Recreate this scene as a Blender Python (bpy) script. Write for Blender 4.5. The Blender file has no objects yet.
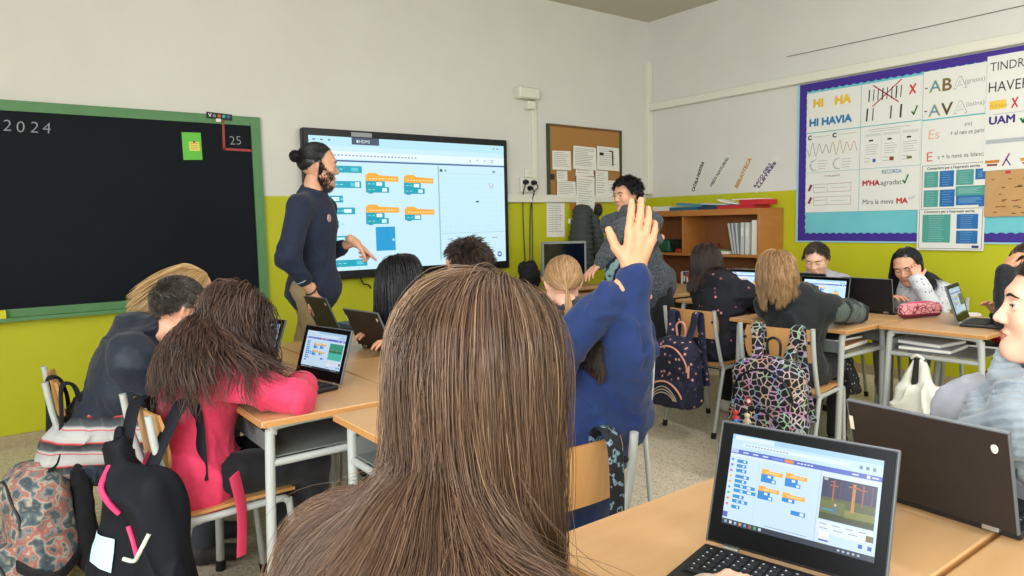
import bpy, math, random
import numpy as np
from mathutils import Vector, Matrix

SC = bpy.context.scene
COL = SC.collection
R = math.radians

# ------------------------------------------------------------------ camera
CAM_H = 1.3
FOCAL = 707.8                      # in pixels of a 1024 wide frame
def camera():
    yaw, pit, rol = R(36.878), R(-5.328), R(1.229)
    fwd = np.array([math.sin(yaw) * math.cos(pit), math.cos(yaw) * math.cos(pit), math.sin(pit)])
    right = np.array([math.cos(yaw), -math.sin(yaw), 0.0])
    down = -np.cross(right, fwd)
    r2 = math.cos(rol) * right + math.sin(rol) * down
    d2 = -math.sin(rol) * right + math.cos(rol) * down
    cd = bpy.data.cameras.new('camera')
    cd.sensor_width = 36.0; cd.lens = FOCAL / 1024 * 36.0; cd.clip_start = 0.02
    co = bpy.data.objects.new('camera', cd)
    COL.objects.link(co)
    m = Matrix.Identity(4)
    for i in range(3):
        m[i][0] = r2[i]; m[i][1] = -d2[i]; m[i][2] = -fwd[i]
    m[2][3] = CAM_H
    co.matrix_world = m
    SC.camera = co
camera()
SC.view_settings.view_transform = 'Standard'
SC.view_settings.look = 'None'
SC.view_settings.exposure = 0.0
SC.view_settings.gamma = 1.0
SC.view_settings.use_curve_mapping = False

# ------------------------------------------------------------------ world and light
W = bpy.data.worlds.new('world'); SC.world = W; W.use_nodes = True
W.node_tree.nodes['Background'].inputs[0].default_value = (0.75, 0.85, 1.0, 1)
W.node_tree.nodes['Background'].inputs[1].default_value = 0.6

def area(name, loc, direction, sx, sy, power, color=(1, 1, 1)):
    ld = bpy.data.lights.new(name, 'AREA'); ld.shape = 'RECTANGLE'
    ld.size = sx; ld.size_y = sy; ld.energy = power; ld.color = color
    o = bpy.data.objects.new(name, ld); COL.objects.link(o)
    o.location = loc
    o.rotation_euler = Vector(direction).to_track_quat('-Z', 'Y').to_euler()
    return o
FRONT_Y, RIGHT_X, LEFT_X, BACK_Y, CEIL_Z = 5.185, 5.733, -2.3, -3.2, 3.336
# daylight that comes in through the three windows of the left wall and the two of the back wall
WIN_L = [(-2.0, 1.6), (-0.1, 1.6), (1.8, 1.6)]
for wy, ww in WIN_L:
    area('window_daylight', (LEFT_X + 0.10, wy, 1.95), (1, 0, -0.10), ww, 1.7, (165, 150, 30)[WIN_L.index((wy, ww))], (0.91, 0.95, 1.0))
WIN_B = [(0.4, 1.6), (3.6, 1.8)]
for wx, ww in WIN_B:
    area('window_daylight', (wx, BACK_Y + 0.10, 1.95), (0, 1, -0.10), ww, 1.7, 22 if wx < 1 else 52, (0.91, 0.95, 1.0))
LAMPS = [(0.9, 1.0), (3.4, 1.2), (0.9, -1.4), (3.4, -1.4)]
for lx, ly in LAMPS:
    area('tube_light', (lx, ly, CEIL_Z - 0.12), (0, 0, -1), 0.28, 1.2, 20 if lx < 2 else 38, (1.0, 0.975, 0.96))

# ------------------------------------------------------------------ materials
MATS = {}
def lin(c):
    if isinstance(c, str):
        c = [int(c[i:i + 2], 16) / 255 for i in (0, 2, 4)]
    return tuple(x / 12.92 if x <= 0.04045 else ((x + 0.055) / 1.055) ** 2.4 for x in c) + (1.0,)

def mat(name, hexcol='808080', rough=0.6, metal=0.0, var=None, scale=30.0, amount=0.35, bump=0.0, emit=None, spec=0.4,
        pattern=None, sheen=0.0, sss=0.0, coat=0.0, stretch=None):
    """var: second colour mixed by noise; pattern: function(nodetree, coord socket) -> colour socket"""
    if name in MATS: return MATS[name]
    m = bpy.data.materials.new(name); m.use_nodes = True
    nt = m.node_tree; b = nt.nodes['Principled BSDF']
    b.inputs['Base Color'].default_value = lin(hexcol)
    b.inputs['Roughness'].default_value = rough
    b.inputs['Metallic'].default_value = metal
    b.inputs['Specular IOR Level'].default_value = spec
    if sheen: b.inputs['Sheen Weight'].default_value = sheen
    if sss:
        b.inputs['Subsurface Weight'].default_value = sss
        b.inputs['Subsurface Radius'].default_value = (0.012, 0.004, 0.002)
        b.inputs['Subsurface Scale'].default_value = 1.0
    if coat: b.inputs['Coat Weight'].default_value = coat
    if emit is not None:
        b.inputs['Emission Color'].default_value = lin(hexcol)
        b.inputs['Emission Strength'].default_value = emit
        b.inputs['Base Color'].default_value = (0.01, 0.01, 0.01, 1)
        b.inputs['Roughness'].default_value = 0.35
    if var or bump or pattern:
        tc = nt.nodes.new('ShaderNodeTexCoord')
        co = tc.outputs['Object']
        if stretch:
            mp = nt.nodes.new('ShaderNodeMapping'); mp.inputs['Scale'].default_value = stretch
            nt.links.new(co, mp.inputs['Vector']); co = mp.outputs['Vector']
        nz = nt.nodes.new('ShaderNodeTexNoise'); nz.inputs['Scale'].default_value = scale; nz.inputs['Detail'].default_value = 4
        nt.links.new(co, nz.inputs['Vector'])
        if var:
            cr = nt.nodes.new('ShaderNodeValToRGB')
            cr.color_ramp.elements[0].position = 0.5 - amount; cr.color_ramp.elements[1].position = 0.5 + amount
            cr.color_ramp.elements[0].color = lin(hexcol); cr.color_ramp.elements[1].color = lin(var)
            nt.links.new(nz.outputs['Fac'], cr.inputs[0]); nt.links.new(cr.outputs[0], b.inputs['Base Color'])
        if pattern:
            nt.links.new(pattern(nt, co), b.inputs['Base Color'])
        if bump:
            bp = nt.nodes.new('ShaderNodeBump'); bp.inputs['Strength'].default_value = bump; bp.inputs['Distance'].default_value = 0.01
            nt.links.new(nz.outputs['Fac'], bp.inputs['Height']); nt.links.new(bp.outputs[0], b.inputs['Normal'])
    MATS[name] = m
    return m

def ramp(nt, sock, stops, mode='LINEAR'):
    cr = nt.nodes.new('ShaderNodeValToRGB'); cr.color_ramp.interpolation = mode
    e = cr.color_ramp.elements
    while len(e) < len(stops): e.new(0.5)
    for i, (p, c) in enumerate(stops):
        e[i].position = p; e[i].color = lin(c)
    nt.links.new(sock, cr.inputs[0])
    return cr.outputs[0]
def vor(nt, co, scale, out='Distance', feature='F1', rnd=1.0):
    v = nt.nodes.new('ShaderNodeTexVoronoi'); v.feature = feature
    v.inputs['Scale'].default_value = scale; v.inputs['Randomness'].default_value = rnd
    nt.links.new(co, v.inputs['Vector'])
    return v.outputs[out]
def nois(nt, co, scale, detail=3, out='Fac'):
    n = nt.nodes.new('ShaderNodeTexNoise'); n.inputs['Scale'].default_value = scale; n.inputs['Detail'].default_value = detail
    nt.links.new(co, n.inputs['Vector'])
    return n.outputs[out]
def mixc(nt, fac, a, b):
    m = nt.nodes.new('ShaderNodeMix'); m.data_type = 'RGBA'
    for sock, v in ((m.inputs[0], fac), (m.inputs[6], a), (m.inputs[7], b)):
        if isinstance(v, bpy.types.NodeSocket): nt.links.new(v, sock)
        elif isinstance(v, str): sock.default_value = lin(v)
        else: sock.default_value = v
    return m.outputs[2]
def stripes(nt, co, axis, freq, phase=0.0):
    s = nt.nodes.new('ShaderNodeSeparateXYZ'); nt.links.new(co, s.inputs[0])
    m = nt.nodes.new('ShaderNodeMath'); m.operation = 'MULTIPLY_ADD'; m.inputs[1].default_value = freq; m.inputs[2].default_value = phase
    nt.links.new(s.outputs[axis], m.inputs[0])
    f = nt.nodes.new('ShaderNodeMath'); f.operation = 'FRACT'; nt.links.new(m.outputs[0], f.inputs[0])
    return f.outputs[0]

def hair_mat(name, dark, mid, light, rough=0.42):
    if name in MATS: return MATS[name]
    m = bpy.data.materials.new(name); m.use_nodes = True
    nt = m.node_tree; b = nt.nodes['Principled BSDF']
    a = nt.nodes.new('ShaderNodeAttribute'); a.attribute_name = 'tone'
    c = ramp(nt, a.outputs['Fac'], [(0.0, dark), (0.5, mid), (1.0, light)])
    nt.links.new(c, b.inputs['Base Color'])
    b.inputs['Roughness'].default_value = rough; b.inputs['Specular IOR Level'].default_value = 0.5
    MATS[name] = m
    return m

# ------------------------------------------------------------------ objects
def link(o, parent=None):
    COL.objects.link(o)
    if parent is not None: o.parent = parent
    return o
def tag(o, label=None, cat=None, group=None, kind=None):
    for k, v in (('label', label), ('category', cat), ('group', group), ('kind', kind)):
        if v: o[k] = v
    return o
def thing(name, label, cat, loc=(0, 0, 0), rz=0.0, group=None):
    o = bpy.data.objects.new(name, None); o.empty_display_size = 0.05
    o.location = loc; o.rotation_euler = (0, 0, rz)
    return tag(link(o), label, cat, group)
def copy_tree(o, parent=None):
    c = o.copy(); COL.objects.link(c)
    if parent is not None: c.parent = parent; c.matrix_parent_inverse = o.matrix_parent_inverse
    for ch in list(o.children): copy_tree(ch, c)
    return c
def npmesh(name, V, faces, mats, parent=None, smooth=True, midx=None, attr=None):
    """faces: list of numpy arrays (n,3) or (n,4)"""
    me = bpy.data.meshes.new(name)
    V = np.asarray(V, dtype=np.float32)
    fl = [np.asarray(f, dtype=np.int32) for f in faces if len(f)]
    me.vertices.add(len(V)); me.vertices.foreach_set('co', V.ravel())
    if fl:
        loops = np.concatenate([f.ravel() for f in fl]).astype(np.int32)
        tot = np.concatenate([np.full(len(f), f.shape[1], dtype=np.int32) for f in fl])
        start = np.concatenate([[0], np.cumsum(tot)[:-1]]).astype(np.int32)
        me.loops.add(len(loops)); me.loops.foreach_set('vertex_index', loops)
        me.polygons.add(len(tot)); me.polygons.foreach_set('loop_start', start)
        me.polygons.foreach_set('use_smooth', np.full(len(tot), smooth, dtype=bool))
        if midx is not None: me.polygons.foreach_set('material_index', np.asarray(midx, dtype=np.int32))
    if attr is not None:
        a = me.attributes.new('tone', 'FLOAT', 'POINT'); a.data.foreach_set('value', np.asarray(attr, dtype=np.float32))
    me.update(); me.validate()
    for m in (mats if isinstance(mats, (list, tuple)) else [mats]): me.materials.append(m)
    return link(bpy.data.objects.new(name, me), parent)

_FONT_CACHE = {}
def glyphs(s, font_shear=0.0, bold=0.0):
    key = (s, font_shear, bold)
    if key not in _FONT_CACHE:
        cu = bpy.data.curves.new('t', 'FONT'); cu.body = s; cu.size = 1.0; cu.resolution_u = 3
        cu.shear = font_shear; cu.offset = bold
        o = bpy.data.objects.new('t', cu); COL.objects.link(o)
        dg = bpy.context.evaluated_depsgraph_get(); ev = o.evaluated_get(dg)
        me = ev.to_mesh()
        V = [tuple(v.co) for v in me.vertices]; F = [tuple(p.vertices) for p in me.polygons]
        ev.to_mesh_clear(); bpy.data.objects.remove(o); bpy.data.curves.remove(cu)
        _FONT_CACHE[key] = (V, F)
    return _FONT_CACHE[key]

class MB:
    """collects shapes, then links them as ONE mesh object"""
    def __init__(s): s.v = []; s.f = []; s.m = []; s.mats = []
    def mi(s, m):
        if m not in s.mats: s.mats.append(m)
        return s.mats.index(m)
    def add(s, V, F, m):
        k = len(s.v); i = s.mi(m)
        s.v += [tuple(v) for v in V]; s.f += [tuple(a + k for a in f) for f in F]; s.m += [i] * len(F)
        return s
    def box(s, c, size, m, rot=None, bev=0.0):
        hx, hy, hz = size[0] / 2, size[1] / 2, size[2] / 2
        c = Vector(c)
        if bev <= 0:
            V = [Vector((x, y, z)) for x in (-hx, hx) for y in (-hy, hy) for z in (-hz, hz)]
            F = [(0, 1, 3, 2), (4, 6, 7, 5), (0, 4, 5, 1), (2, 3, 7, 6), (0, 2, 6, 4), (1, 5, 7, 3)]
        else:
            b = min(bev, hx * .99, hy * .99, hz * .99)
            V = []; idx = {}
            for sx in (-1, 1):
                for sy in (-1, 1):
                    for sz in (-1, 1):
                        for ax in range(3):
                            p = [sx * (hx - b), sy * (hy - b), sz * (hz - b)]
                            p[ax] = (sx, sy, sz)[ax] * (hx, hy, hz)[ax]
                            idx[(sx, sy, sz, ax)] = len(V); V.append(Vector(p))
            F = []
            for ax in range(3):
                o1, o2 = [(1, 2), (2, 0), (0, 1)][ax]
                for sg in (-1, 1):
                    q = []
                    for a, b2 in ((-1, -1), (1, -1), (1, 1), (-1, 1)):
                        t = [0, 0, 0]; t[ax] = sg; t[o1] = a; t[o2] = b2; q.append(idx[(*t, ax)])
                    F.append(tuple(q) if sg > 0 else tuple(reversed(q)))
                for a in (-1, 1):          # edge strips along axis ax
                    for b2 in (-1, 1):
                        t0 = [0, 0, 0]; t0[ax] = -1; t0[o1] = a; t0[o2] = b2
                        t1 = list(t0); t1[ax] = 1
                        F.append((idx[(*t0, o1)], idx[(*t1, o1)], idx[(*t1, o2)], idx[(*t0, o2)]))
            for sx in (-1, 1):
                for sy in (-1, 1):
                    for sz in (-1, 1): F.append((idx[(sx, sy, sz, 0)], idx[(sx, sy, sz, 1)], idx[(sx, sy, sz, 2)]))
        if rot is not None: V = [rot @ v for v in V]
        return s.add([v + c for v in V], F, m)
    def quad(s, pts, m): return s.add(pts, [tuple(range(len(pts)))], m)
    def prism(s, poly, h0, h1, m, frame=None):
        """poly in (u,v), extruded h0..h1 along n; frame maps (u,v,n) to a point"""
        fr = frame or (lambda u, v, n: (u, v, n)); n = len(poly)
        V = [fr(u, v, h0) for u, v in poly] + [fr(u, v, h1) for u, v in poly]
        F = [tuple(reversed(range(n))), tuple(range(n, 2 * n))] + [(i, (i + 1) % n, n + (i + 1) % n, n + i) for i in range(n)]
        return s.add(V, F, m)
    def tube(s, pts, r, m, n=10, smooth_pts=0, cap=True, flat=None):
        P = [Vector(p) for p in pts]
        if smooth_pts: P = catmull(P, smooth_pts)
        rs = r if isinstance(r, (list, tuple)) else [r] * len(P)
        if len(rs) != len(P): rs = list(np.interp(np.linspace(0, 1, len(P)), np.linspace(0, 1, len(rs)), rs))
        V = []; F = []
        T = [(P[min(i + 1, len(P) - 1)] - P[max(i - 1, 0)]).normalized() for i in range(len(P))]
        up = Vector((0, 0, 1)) if abs(T[0].z) < 0.9 else Vector((1, 0, 0))
        x = T[0].cross(up).normalized()
        if flat is not None: x = (Vector(flat[2]) - T[0] * Vector(flat[2]).dot(T[0])).normalized()
        for i, p in enumerate(P):
            x = (x - T[i] * x.dot(T[i])).normalized(); y = T[i].cross(x)
            for k in range(n):
                a = 2 * math.pi * k / n
                cx, cy = math.cos(a), math.sin(a)
                if flat is not None: V.append(p + x * (cx * flat[0]) + y * (cy * flat[1]))
                else: V.append(p + (x * cx + y * cy) * rs[i])
        for i in range(len(P) - 1):
            for k in range(n):
                F.append((i * n + k, i * n + (k + 1) % n, (i + 1) * n + (k + 1) % n, (i + 1) * n + k))
        if cap: F.append(tuple(reversed(range(n)))); F.append(tuple(range((len(P) - 1) * n, len(P) * n)))
        return s.add(V, F, m)
    def lathe(s, prof, m, c=(0, 0, 0), n=20):
        V = []; F = []
        for r_, z in prof:
            for k in range(n):
                a = 2 * math.pi * k / n; V.append((c[0] + r_ * math.cos(a), c[1] + r_ * math.sin(a), c[2] + z))
        for i in range(len(prof) - 1):
            for k in range(n): F.append((i * n + k, i * n + (k + 1) % n, (i + 1) * n + (k + 1) % n, (i + 1) * n + k))
        F.append(tuple(reversed(range(n)))); F.append(tuple(range((len(prof) - 1) * n, len(prof) * n)))
        return s.add(V, F, m)
    def disc(s, c, r, m, frame, h=0.0005, n=12, ry=None):
        return s.prism([(c[0] + r * math.cos(2 * math.pi * k / n), c[1] + (ry or r) * math.sin(2 * math.pi * k / n)) for k in range(n)], 0, h, m, frame)
    def text(s, body, u, v, size, m, frame, n=0.001, rot=0.0, sx=1.0, shear=0.0, bold=0.0, fit=None, fat=0.0):
        if fat:
            for k_, (a_, b_) in enumerate(((fat, 0), (-fat, 0), (0, fat), (0, -fat), (fat * .7, fat * .7), (-fat * .7, -fat * .7))): s.text(body, u + a_, v + b_, size, m, frame, n + .00005 * k_, rot, sx, shear, bold, fit)
            return s
        V, F = glyphs(body, shear, bold)
        if not V: return s
        if fit:
            w = max(a[0] for a in V) - min(a[0] for a in V); sx = fit / (w * size)
        ca, sa = math.cos(rot), math.sin(rot)
        W_ = []
        for x, y, _ in V:
            x *= size * sx; y *= size
            W_.append(frame(u + x * ca - y * sa, v + x * sa + y * ca, n))
        return s.add(W_, F, m)
    def stroke(s, pts, w, m, frame, n=0.001):
        """flat pen line"""
        for (a, b) in zip(pts[:-1], pts[1:]):
            dx, dy = b[0] - a[0], b[1] - a[1]; L = math.hypot(dx, dy) or 1e-6
            px, py = -dy / L * w / 2, dx / L * w / 2; ex, ey = dx / L * w / 3, dy / L * w / 3
            s.quad([frame(a[0] + px - ex, a[1] + py - ey, n), frame(a[0] - px - ex, a[1] - py - ey, n),
                    frame(b[0] - px + ex, b[1] - py + ey, n), frame(b[0] + px + ex, b[1] + py + ey, n)], m)
        return s
    def rect(s, u0, v0, u1, v1, m, frame, n=0.001):
        return s.quad([frame(u0, v0, n), frame(u1, v0, n), frame(u1, v1, n), frame(u0, v1, n)], m)
    def build(s, name, parent=None, smooth=False, off=None):
        me = bpy.data.meshes.new(name)
        V = s.v if off is None else [(a - off[0], b - off[1], c - off[2]) for a, b, c in s.v]
        me.from_pydata([tuple(v) for v in V], [], s.f)
        for m in s.mats: me.materials.append(m)
        me.polygons.foreach_set('material_index', s.m)
        if smooth:
            me.polygons.foreach_set('use_smooth', [True] * len(s.f))
            try: me.set_sharp_from_angle(angle=R(40))
            except Exception: pass
        me.update()
        return link(bpy.data.objects.new(name, me), parent)

def catmull(P, k):
    out = []
    for i in range(len(P) - 1):
        p0 = P[max(i - 1, 0)]; p1 = P[i]; p2 = P[i + 1]; p3 = P[min(i + 2, len(P) - 1)]
        for j in range(k):
            t = j / k
            out.append(0.5 * ((2 * p1) + (p2 - p0) * t + (2 * p0 - 5 * p1 + 4 * p2 - p3) * t * t + (3 * p1 - p0 - 3 * p2 + p3) * t ** 3))
    out.append(P[-1])
    return out
def wall_front(u, v, n): return (u, FRONT_Y - n, v)
def wall_right(u, v, n): return (RIGHT_X - n, u, v)        # u is the world y; u falls towards the camera's right
def single(mb, name, label, cat, group=None, parent=None, smooth=False):
    """one mesh as a thing: origin moved to its own middle foot"""
    V = np.array(mb.v); c = (V.max(0) + V.min(0)) / 2; c[2] = V[:, 2].min()
    o = mb.build(name, parent, smooth, off=c); o.location = c
    return tag(o, label, cat, group)

# ------------------------------------------------------------------ noise and distance fields
def _hash(i, j, k, seed):
    n = (i * 374761393 + j * 668265263 + k * 2147483647 + seed * 1274126177) & 0xffffffff
    n = ((n ^ (n >> 13)) * 1274126177) & 0xffffffff
    return ((n ^ (n >> 16)) & 0xffff) / 65535.0
def vnoise(P, freq, seed=0):
    Q = P * freq; I = np.floor(Q).astype(np.int64); f = Q - I; f = f * f * (3 - 2 * f)
    out = 0
    for a in (0, 1):
        for b in (0, 1):
            for c in (0, 1):
                w = (f[:, 0] if a else 1 - f[:, 0]) * (f[:, 1] if b else 1 - f[:, 1]) * (f[:, 2] if c else 1 - f[:, 2])
                out = out + w * _hash(I[:, 0] + a, I[:, 1] + b, I[:, 2] + c, seed)
    return out * 2 - 1
def folds(P, amp, freq=9.0, seed=0, stretch=(1, 1, 1)):
    Q = P * np.array(stretch)
    w = np.stack([vnoise(Q, freq * .6, seed + 5), vnoise(Q, freq * .6, seed + 6), vnoise(Q, freq * .6, seed + 7)], 1) * (0.35 / freq)
    a = vnoise(Q + w, freq, seed); b = vnoise(Q + w, freq * 2.1, seed + 1)
    return -amp * ((1 - np.clip(np.abs(a) * 3.2, 0, 1)) ** 1.5 * 1.1 - .35 + 0.35 * b)

A3 = lambda *v: np.array(v, dtype=float)
class SDF:
    def __init__(s): s.p = []; s.noise = None
    def rc(s, a, b, ra, rb=None, k=0.02, sub=False):
        a = np.array(a, float); b = np.array(b, float); rb = ra if rb is None else rb
        lo = np.minimum(a - ra, b - rb); hi = np.maximum(a + ra, b + rb)
        def f(P):
            ab = b - a; t = np.clip((P - a) @ ab / max(ab @ ab, 1e-12), 0, 1)
            return np.linalg.norm(P - a - t[:, None] * ab, axis=1) - (ra + (rb - ra) * t)
        s.p.append((f, lo, hi, k, sub)); return s
    def path(s, pts, rs, k=0.02):
        if not hasattr(rs, '__len__'): rs = [rs] * len(pts)
        for i in range(len(pts) - 1): s.rc(pts[i], pts[i + 1], rs[i], rs[i + 1], k)
        return s
    def el(s, c, r, Rm=None, k=0.02, sub=False):
        c = np.array(c, float); r = np.array(r, float); M = np.array(Rm, float) if Rm is not None else None
        ext = np.full(3, r.max()) if M is not None else r
        def f(P):
            Q = P - c
            if M is not None: Q = Q @ M
            k0 = np.linalg.norm(Q / r, axis=1); k1 = np.linalg.norm(Q / (r * r), axis=1) + 1e-9
            return k0 * (k0 - 1) / k1
        s.p.append((f, c - ext, c + ext, k, sub)); return s
    def bx(s, c, h, rd=0.01, Rm=None, k=0.02, sub=False, taper=0.0):
        c = np.array(c, float); h = np.array(h, float); M = np.array(Rm, float) if Rm is not None else None
        ext = np.full(3, np.linalg.norm(h)) if M is not None else h * (1 + abs(taper))
        def f(P):
            Q = P - c
            if M is not None: Q = Q @ M
            if taper: Q = Q / (1 - taper * np.clip(Q[:, 2:3] / h[2], -1, 1)) ** np.array([1, 1, 0])
            q = np.abs(Q) - (h - rd)
            return np.linalg.norm(np.maximum(q, 0), axis=1) + np.minimum(q.max(1), 0) - rd
        s.p.append((f, c - ext, c + ext, k, sub)); return s
    def torus(s, c, r1, r2, Rm=None, k=0.02, sq=(1, 1, 1)):
        c = np.array(c, float); M = np.array(Rm, float) if Rm is not None else np.eye(3); q3 = np.array(sq, float)
        ext = np.full(3, (r1 + r2) * q3.max())
        def f(P):
            Q = ((P - c) @ M) / q3
            q = np.sqrt(Q[:, 0] ** 2 + Q[:, 1] ** 2) - r1
            return (np.sqrt(q * q + Q[:, 2] ** 2) - r2) * q3.min()
        s.p.append((f, c - ext, c + ext, k, False)); return s
    @staticmethod
    def comb(F, d, k, sub):
        if sub:
            d = -d; h = np.clip(0.5 + 0.5 * (d - F) / k, 0, 1)
            return F + (d - F) * h + k * h * (1 - h)
        h = np.clip(0.5 + 0.5 * (F - d) / k, 0, 1)
        return F + (d - F) * h - k * h * (1 - h)
    def ev(s, P):
        F = np.full(len(P), 1.0)
        for f, lo, hi, k, sub in s.p: F = s.comb(F, f(P), k, sub)
        return F
    def grad(s, P, e=1e-3):
        d0 = s.ev(P)
        G = np.stack([s.ev(P + np.eye(3)[i] * e) - d0 for i in range(3)], 1)
        return d0, G / (np.linalg.norm(G, axis=1, keepdims=True) + 1e-9)
    def mesh(s, h):
        lo = np.min([p[1] for p in s.p if not p[4]], axis=0) - 4 * h; hi = np.max([p[2] for p in s.p if not p[4]], axis=0) + 4 * h
        n = np.ceil((hi - lo) / h).astype(int) + 1
        F = np.full(n, 1.0)
        ax = [lo[i] + h * np.arange(n[i]) for i in range(3)]
        for f, a, b, k, sub in s.p:
            m = k + 3 * h
            i0 = np.maximum(((a - m - lo) / h).astype(int), 0); i1 = np.minimum(np.ceil((b + m - lo) / h).astype(int) + 1, n)
            if (i1 <= i0).any(): continue
            sl = tuple(slice(i0[j], i1[j]) for j in range(3))
            G = np.stack(np.meshgrid(*[ax[j][sl[j]] for j in range(3)], indexing='ij'), -1).reshape(-1, 3)
            F[sl] = s.comb(F[sl], f(G).reshape(F[sl].shape), k, sub)
        if s.noise is not None:
            I = np.argwhere(np.abs(F) < 0.05)
            P = lo + I * h
            F[tuple(I.T)] += s.noise(P)
        F[0] = F[-1] = 1; F[:, 0] = F[:, -1] = 1; F[:, :, 0] = F[:, :, -1] = 1
        return surface_nets(F, lo, h)

def surface_nets(F, lo, h):
    ins = F < 0
    n = np.array(F.shape)
    C = np.zeros(n - 1, dtype=np.int8)
    for a in (0, 1):
        for b in (0, 1):
            for c in (0, 1): C += ins[a:n[0] - 1 + a, b:n[1] - 1 + b, c:n[2] - 1 + c]
    act = np.argwhere((C > 0) & (C < 8))
    idx = np.full(n - 1, -1, dtype=np.int64); idx[tuple(act.T)] = np.arange(len(act))
    cor = [(a, b, c) for a in (0, 1) for b in (0, 1) for c in (0, 1)]
    val = np.stack([F[act[:, 0] + a, act[:, 1] + b, act[:, 2] + c] for a, b, c in cor], 1)
    acc = np.zeros((len(act), 3)); cnt = np.zeros(len(act))
    for i in range(8):
        for j in range(i + 1, 8):
            if sum(abs(cor[i][q] - cor[j][q]) for q in range(3)) != 1: continue
            m = (val[:, i] < 0) != (val[:, j] < 0)
            t = val[m, i] / (val[m, i] - val[m, j])
            ca, cb = np.array(cor[i], float), np.array(cor[j], float)
            acc[m] += ca + t[:, None] * (cb - ca); cnt[m] += 1
    V = lo + (act + acc / cnt[:, None]) * h
    quads = []
    for axis in range(3):
        sl0 = [slice(None)] * 3; sl1 = [slice(None)] * 3
        sl0[axis] = slice(0, -1); sl1[axis] = slice(1, None)
        A, B = ins[tuple(sl0)], ins[tuple(sl1)]
        E = np.argwhere(A != B)
        o1, o2 = [(1, 2), (2, 0), (0, 1)][axis]
        ok = (E[:, o1] > 0) & (E[:, o2] > 0) & (E[:, o1] < n[o1] - 1) & (E[:, o2] < n[o2] - 1); E = E[ok]
        def cell(d1, d2):
            e = E.copy(); e[:, o1] += d1; e[:, o2] += d2
            return idx[tuple(e.T)]
        q = np.stack([cell(-1, -1), cell(0, -1), cell(0, 0), cell(-1, 0)], 1)
        flip = ~A[tuple(E.T)]
        q[flip] = q[flip][:, ::-1]
        quads.append(q)
    return V, np.concatenate(quads)

def sdf_obj(sdf, name, m, h, parent=None, off=(0, 0, 0), noise=None, smooth=True):
    if noise is not None: sdf.noise = noise
    V, Q = sdf.mesh(h)
    return npmesh(name, V - np.array(off), [Q], m, parent, smooth)
def rotm(yaw=0.0, pitch=0.0, roll=0.0):
    """columns: local x (right), y (forward), z (up) for a thing that faces yaw (0 = world +x)"""
    f = A3(math.cos(yaw), math.sin(yaw), 0); r = A3(math.sin(yaw), -math.cos(yaw), 0); u = A3(0, 0, 1)
    f2 = f * math.cos(pitch) + u * math.sin(pitch); u2 = u * math.cos(pitch) - f * math.sin(pitch)
    r3 = r * math.cos(roll) + u2 * math.sin(roll); u3 = u2 * math.cos(roll) - r * math.sin(roll)
    return np.stack([r3, f2, u3], 1)

# ------------------------------------------------------------------ people
def head_sdf(adult=False, slim=1.0):
    s = SDF()
    s.el((0, -.015, .028), (.073, .092, .084), k=.02)
    s.el((0, .022, -.030), (.056, .060, .078), k=.03)
    s.rc((-.045, .015, -.05), (0, .055, -.088), .020, .020, k=.03)
    s.rc((.045, .015, -.05), (0, .055, -.088), .020, .020, k=.03)
    s.el((0, .064, -.090), (.020, .017, .015), k=.02)
    s.el((-.036, .050, -.022), (.022, .022, .022), k=.025)
    s.el((.036, .050, -.022), (.022, .022, .022), k=.025)
    s.el((0, .066, .030), (.046, .016, .012), k=.018)
    for x in (-1, 1): s.el((x * .031, .090, .006), (.017, .016, .011), k=.014, sub=True)
    s.rc((0, .074, .012), (0, .094, -.024), .0065, .0098, k=.012)
    for x in (-1, 1): s.el((x * .012, .086, -.028), (.0085, .010, .0075), k=.006)
    s.el((0, .076, -.054), (.023, .012, .0065), k=.006)
    s.el((0, .074, -.064), (.019, .012, .007), k=.006)
    s.el((0, .092, -.0588), (.024, .010, .0016), k=.004, sub=True)
    for x in (-1, 1):
        Rm = rotm(math.pi / 2, 0, 0)
        M = np.array([[1, 0, x * .35], [0, 1, 0], [-x * .35, 0, 1]]); M = M / np.linalg.norm(M, axis=0)
        s.el((x * .077, -.008, -.004), (.0075, .018, .031), M, k=.007)
        s.el((x * .086, -.003, .000), (.006, .010, .018), M, k=.005, sub=True)
    return s
HEAD = head_sdf()
_CR = A3(0, -.015, .028)

def on_head(sdf, D, start=.2, off=0.0):
    """from outside, along -D towards the skull centre"""
    P = _CR + D * start
    for _ in range(30): P = P - D * ((sdf.ev(P) - off) * 0.8)[:, None]
    return P

def hairline(az):
    return np.interp(az, R(1) * np.array([0, 35, 60, 80, 100, 130, 180]), R(1) * np.array([44, 40, 24, -8, -14, -38, -44]))

def tri_strands(P, rad, ref, tone, taper=0.75):
    """P (n,m,3) -> three sided tubes"""
    n, m, _ = P.shape
    T = np.empty_like(P); T[:, 1:-1] = P[:, 2:] - P[:, :-2]; T[:, 0] = P[:, 1] - P[:, 0]; T[:, -1] = P[:, -1] - P[:, -2]
    T /= np.linalg.norm(T, axis=2, keepdims=True) + 1e-9
    X = np.cross(T, ref[:, None, :]); X /= np.linalg.norm(X, axis=2, keepdims=True) + 1e-9
    Y = np.cross(T, X)
    t = np.linspace(0, 1, m)
    r = rad * (1 - taper * t ** 3)
    r = r[None, :, None] if r.ndim == 1 else r[..., None]
    V = np.stack([P + (X * math.cos(a) + Y * math.sin(a)) * r for a in (0, 2.0944, 4.18879)], 2).reshape(-1, 3)
    i = np.arange(n)[:, None] * (m * 3) + np.arange(m - 1)[None, :] * 3
    i = i.reshape(-1)
    Q = np.concatenate([np.stack([i + k, i + (k + 1) % 3, i + 3 + (k + 1) % 3, i + 3 + k], 1) for k in range(3)])
    tn = np.repeat(tone, m * 3)
    return V, Q, tn

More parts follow.
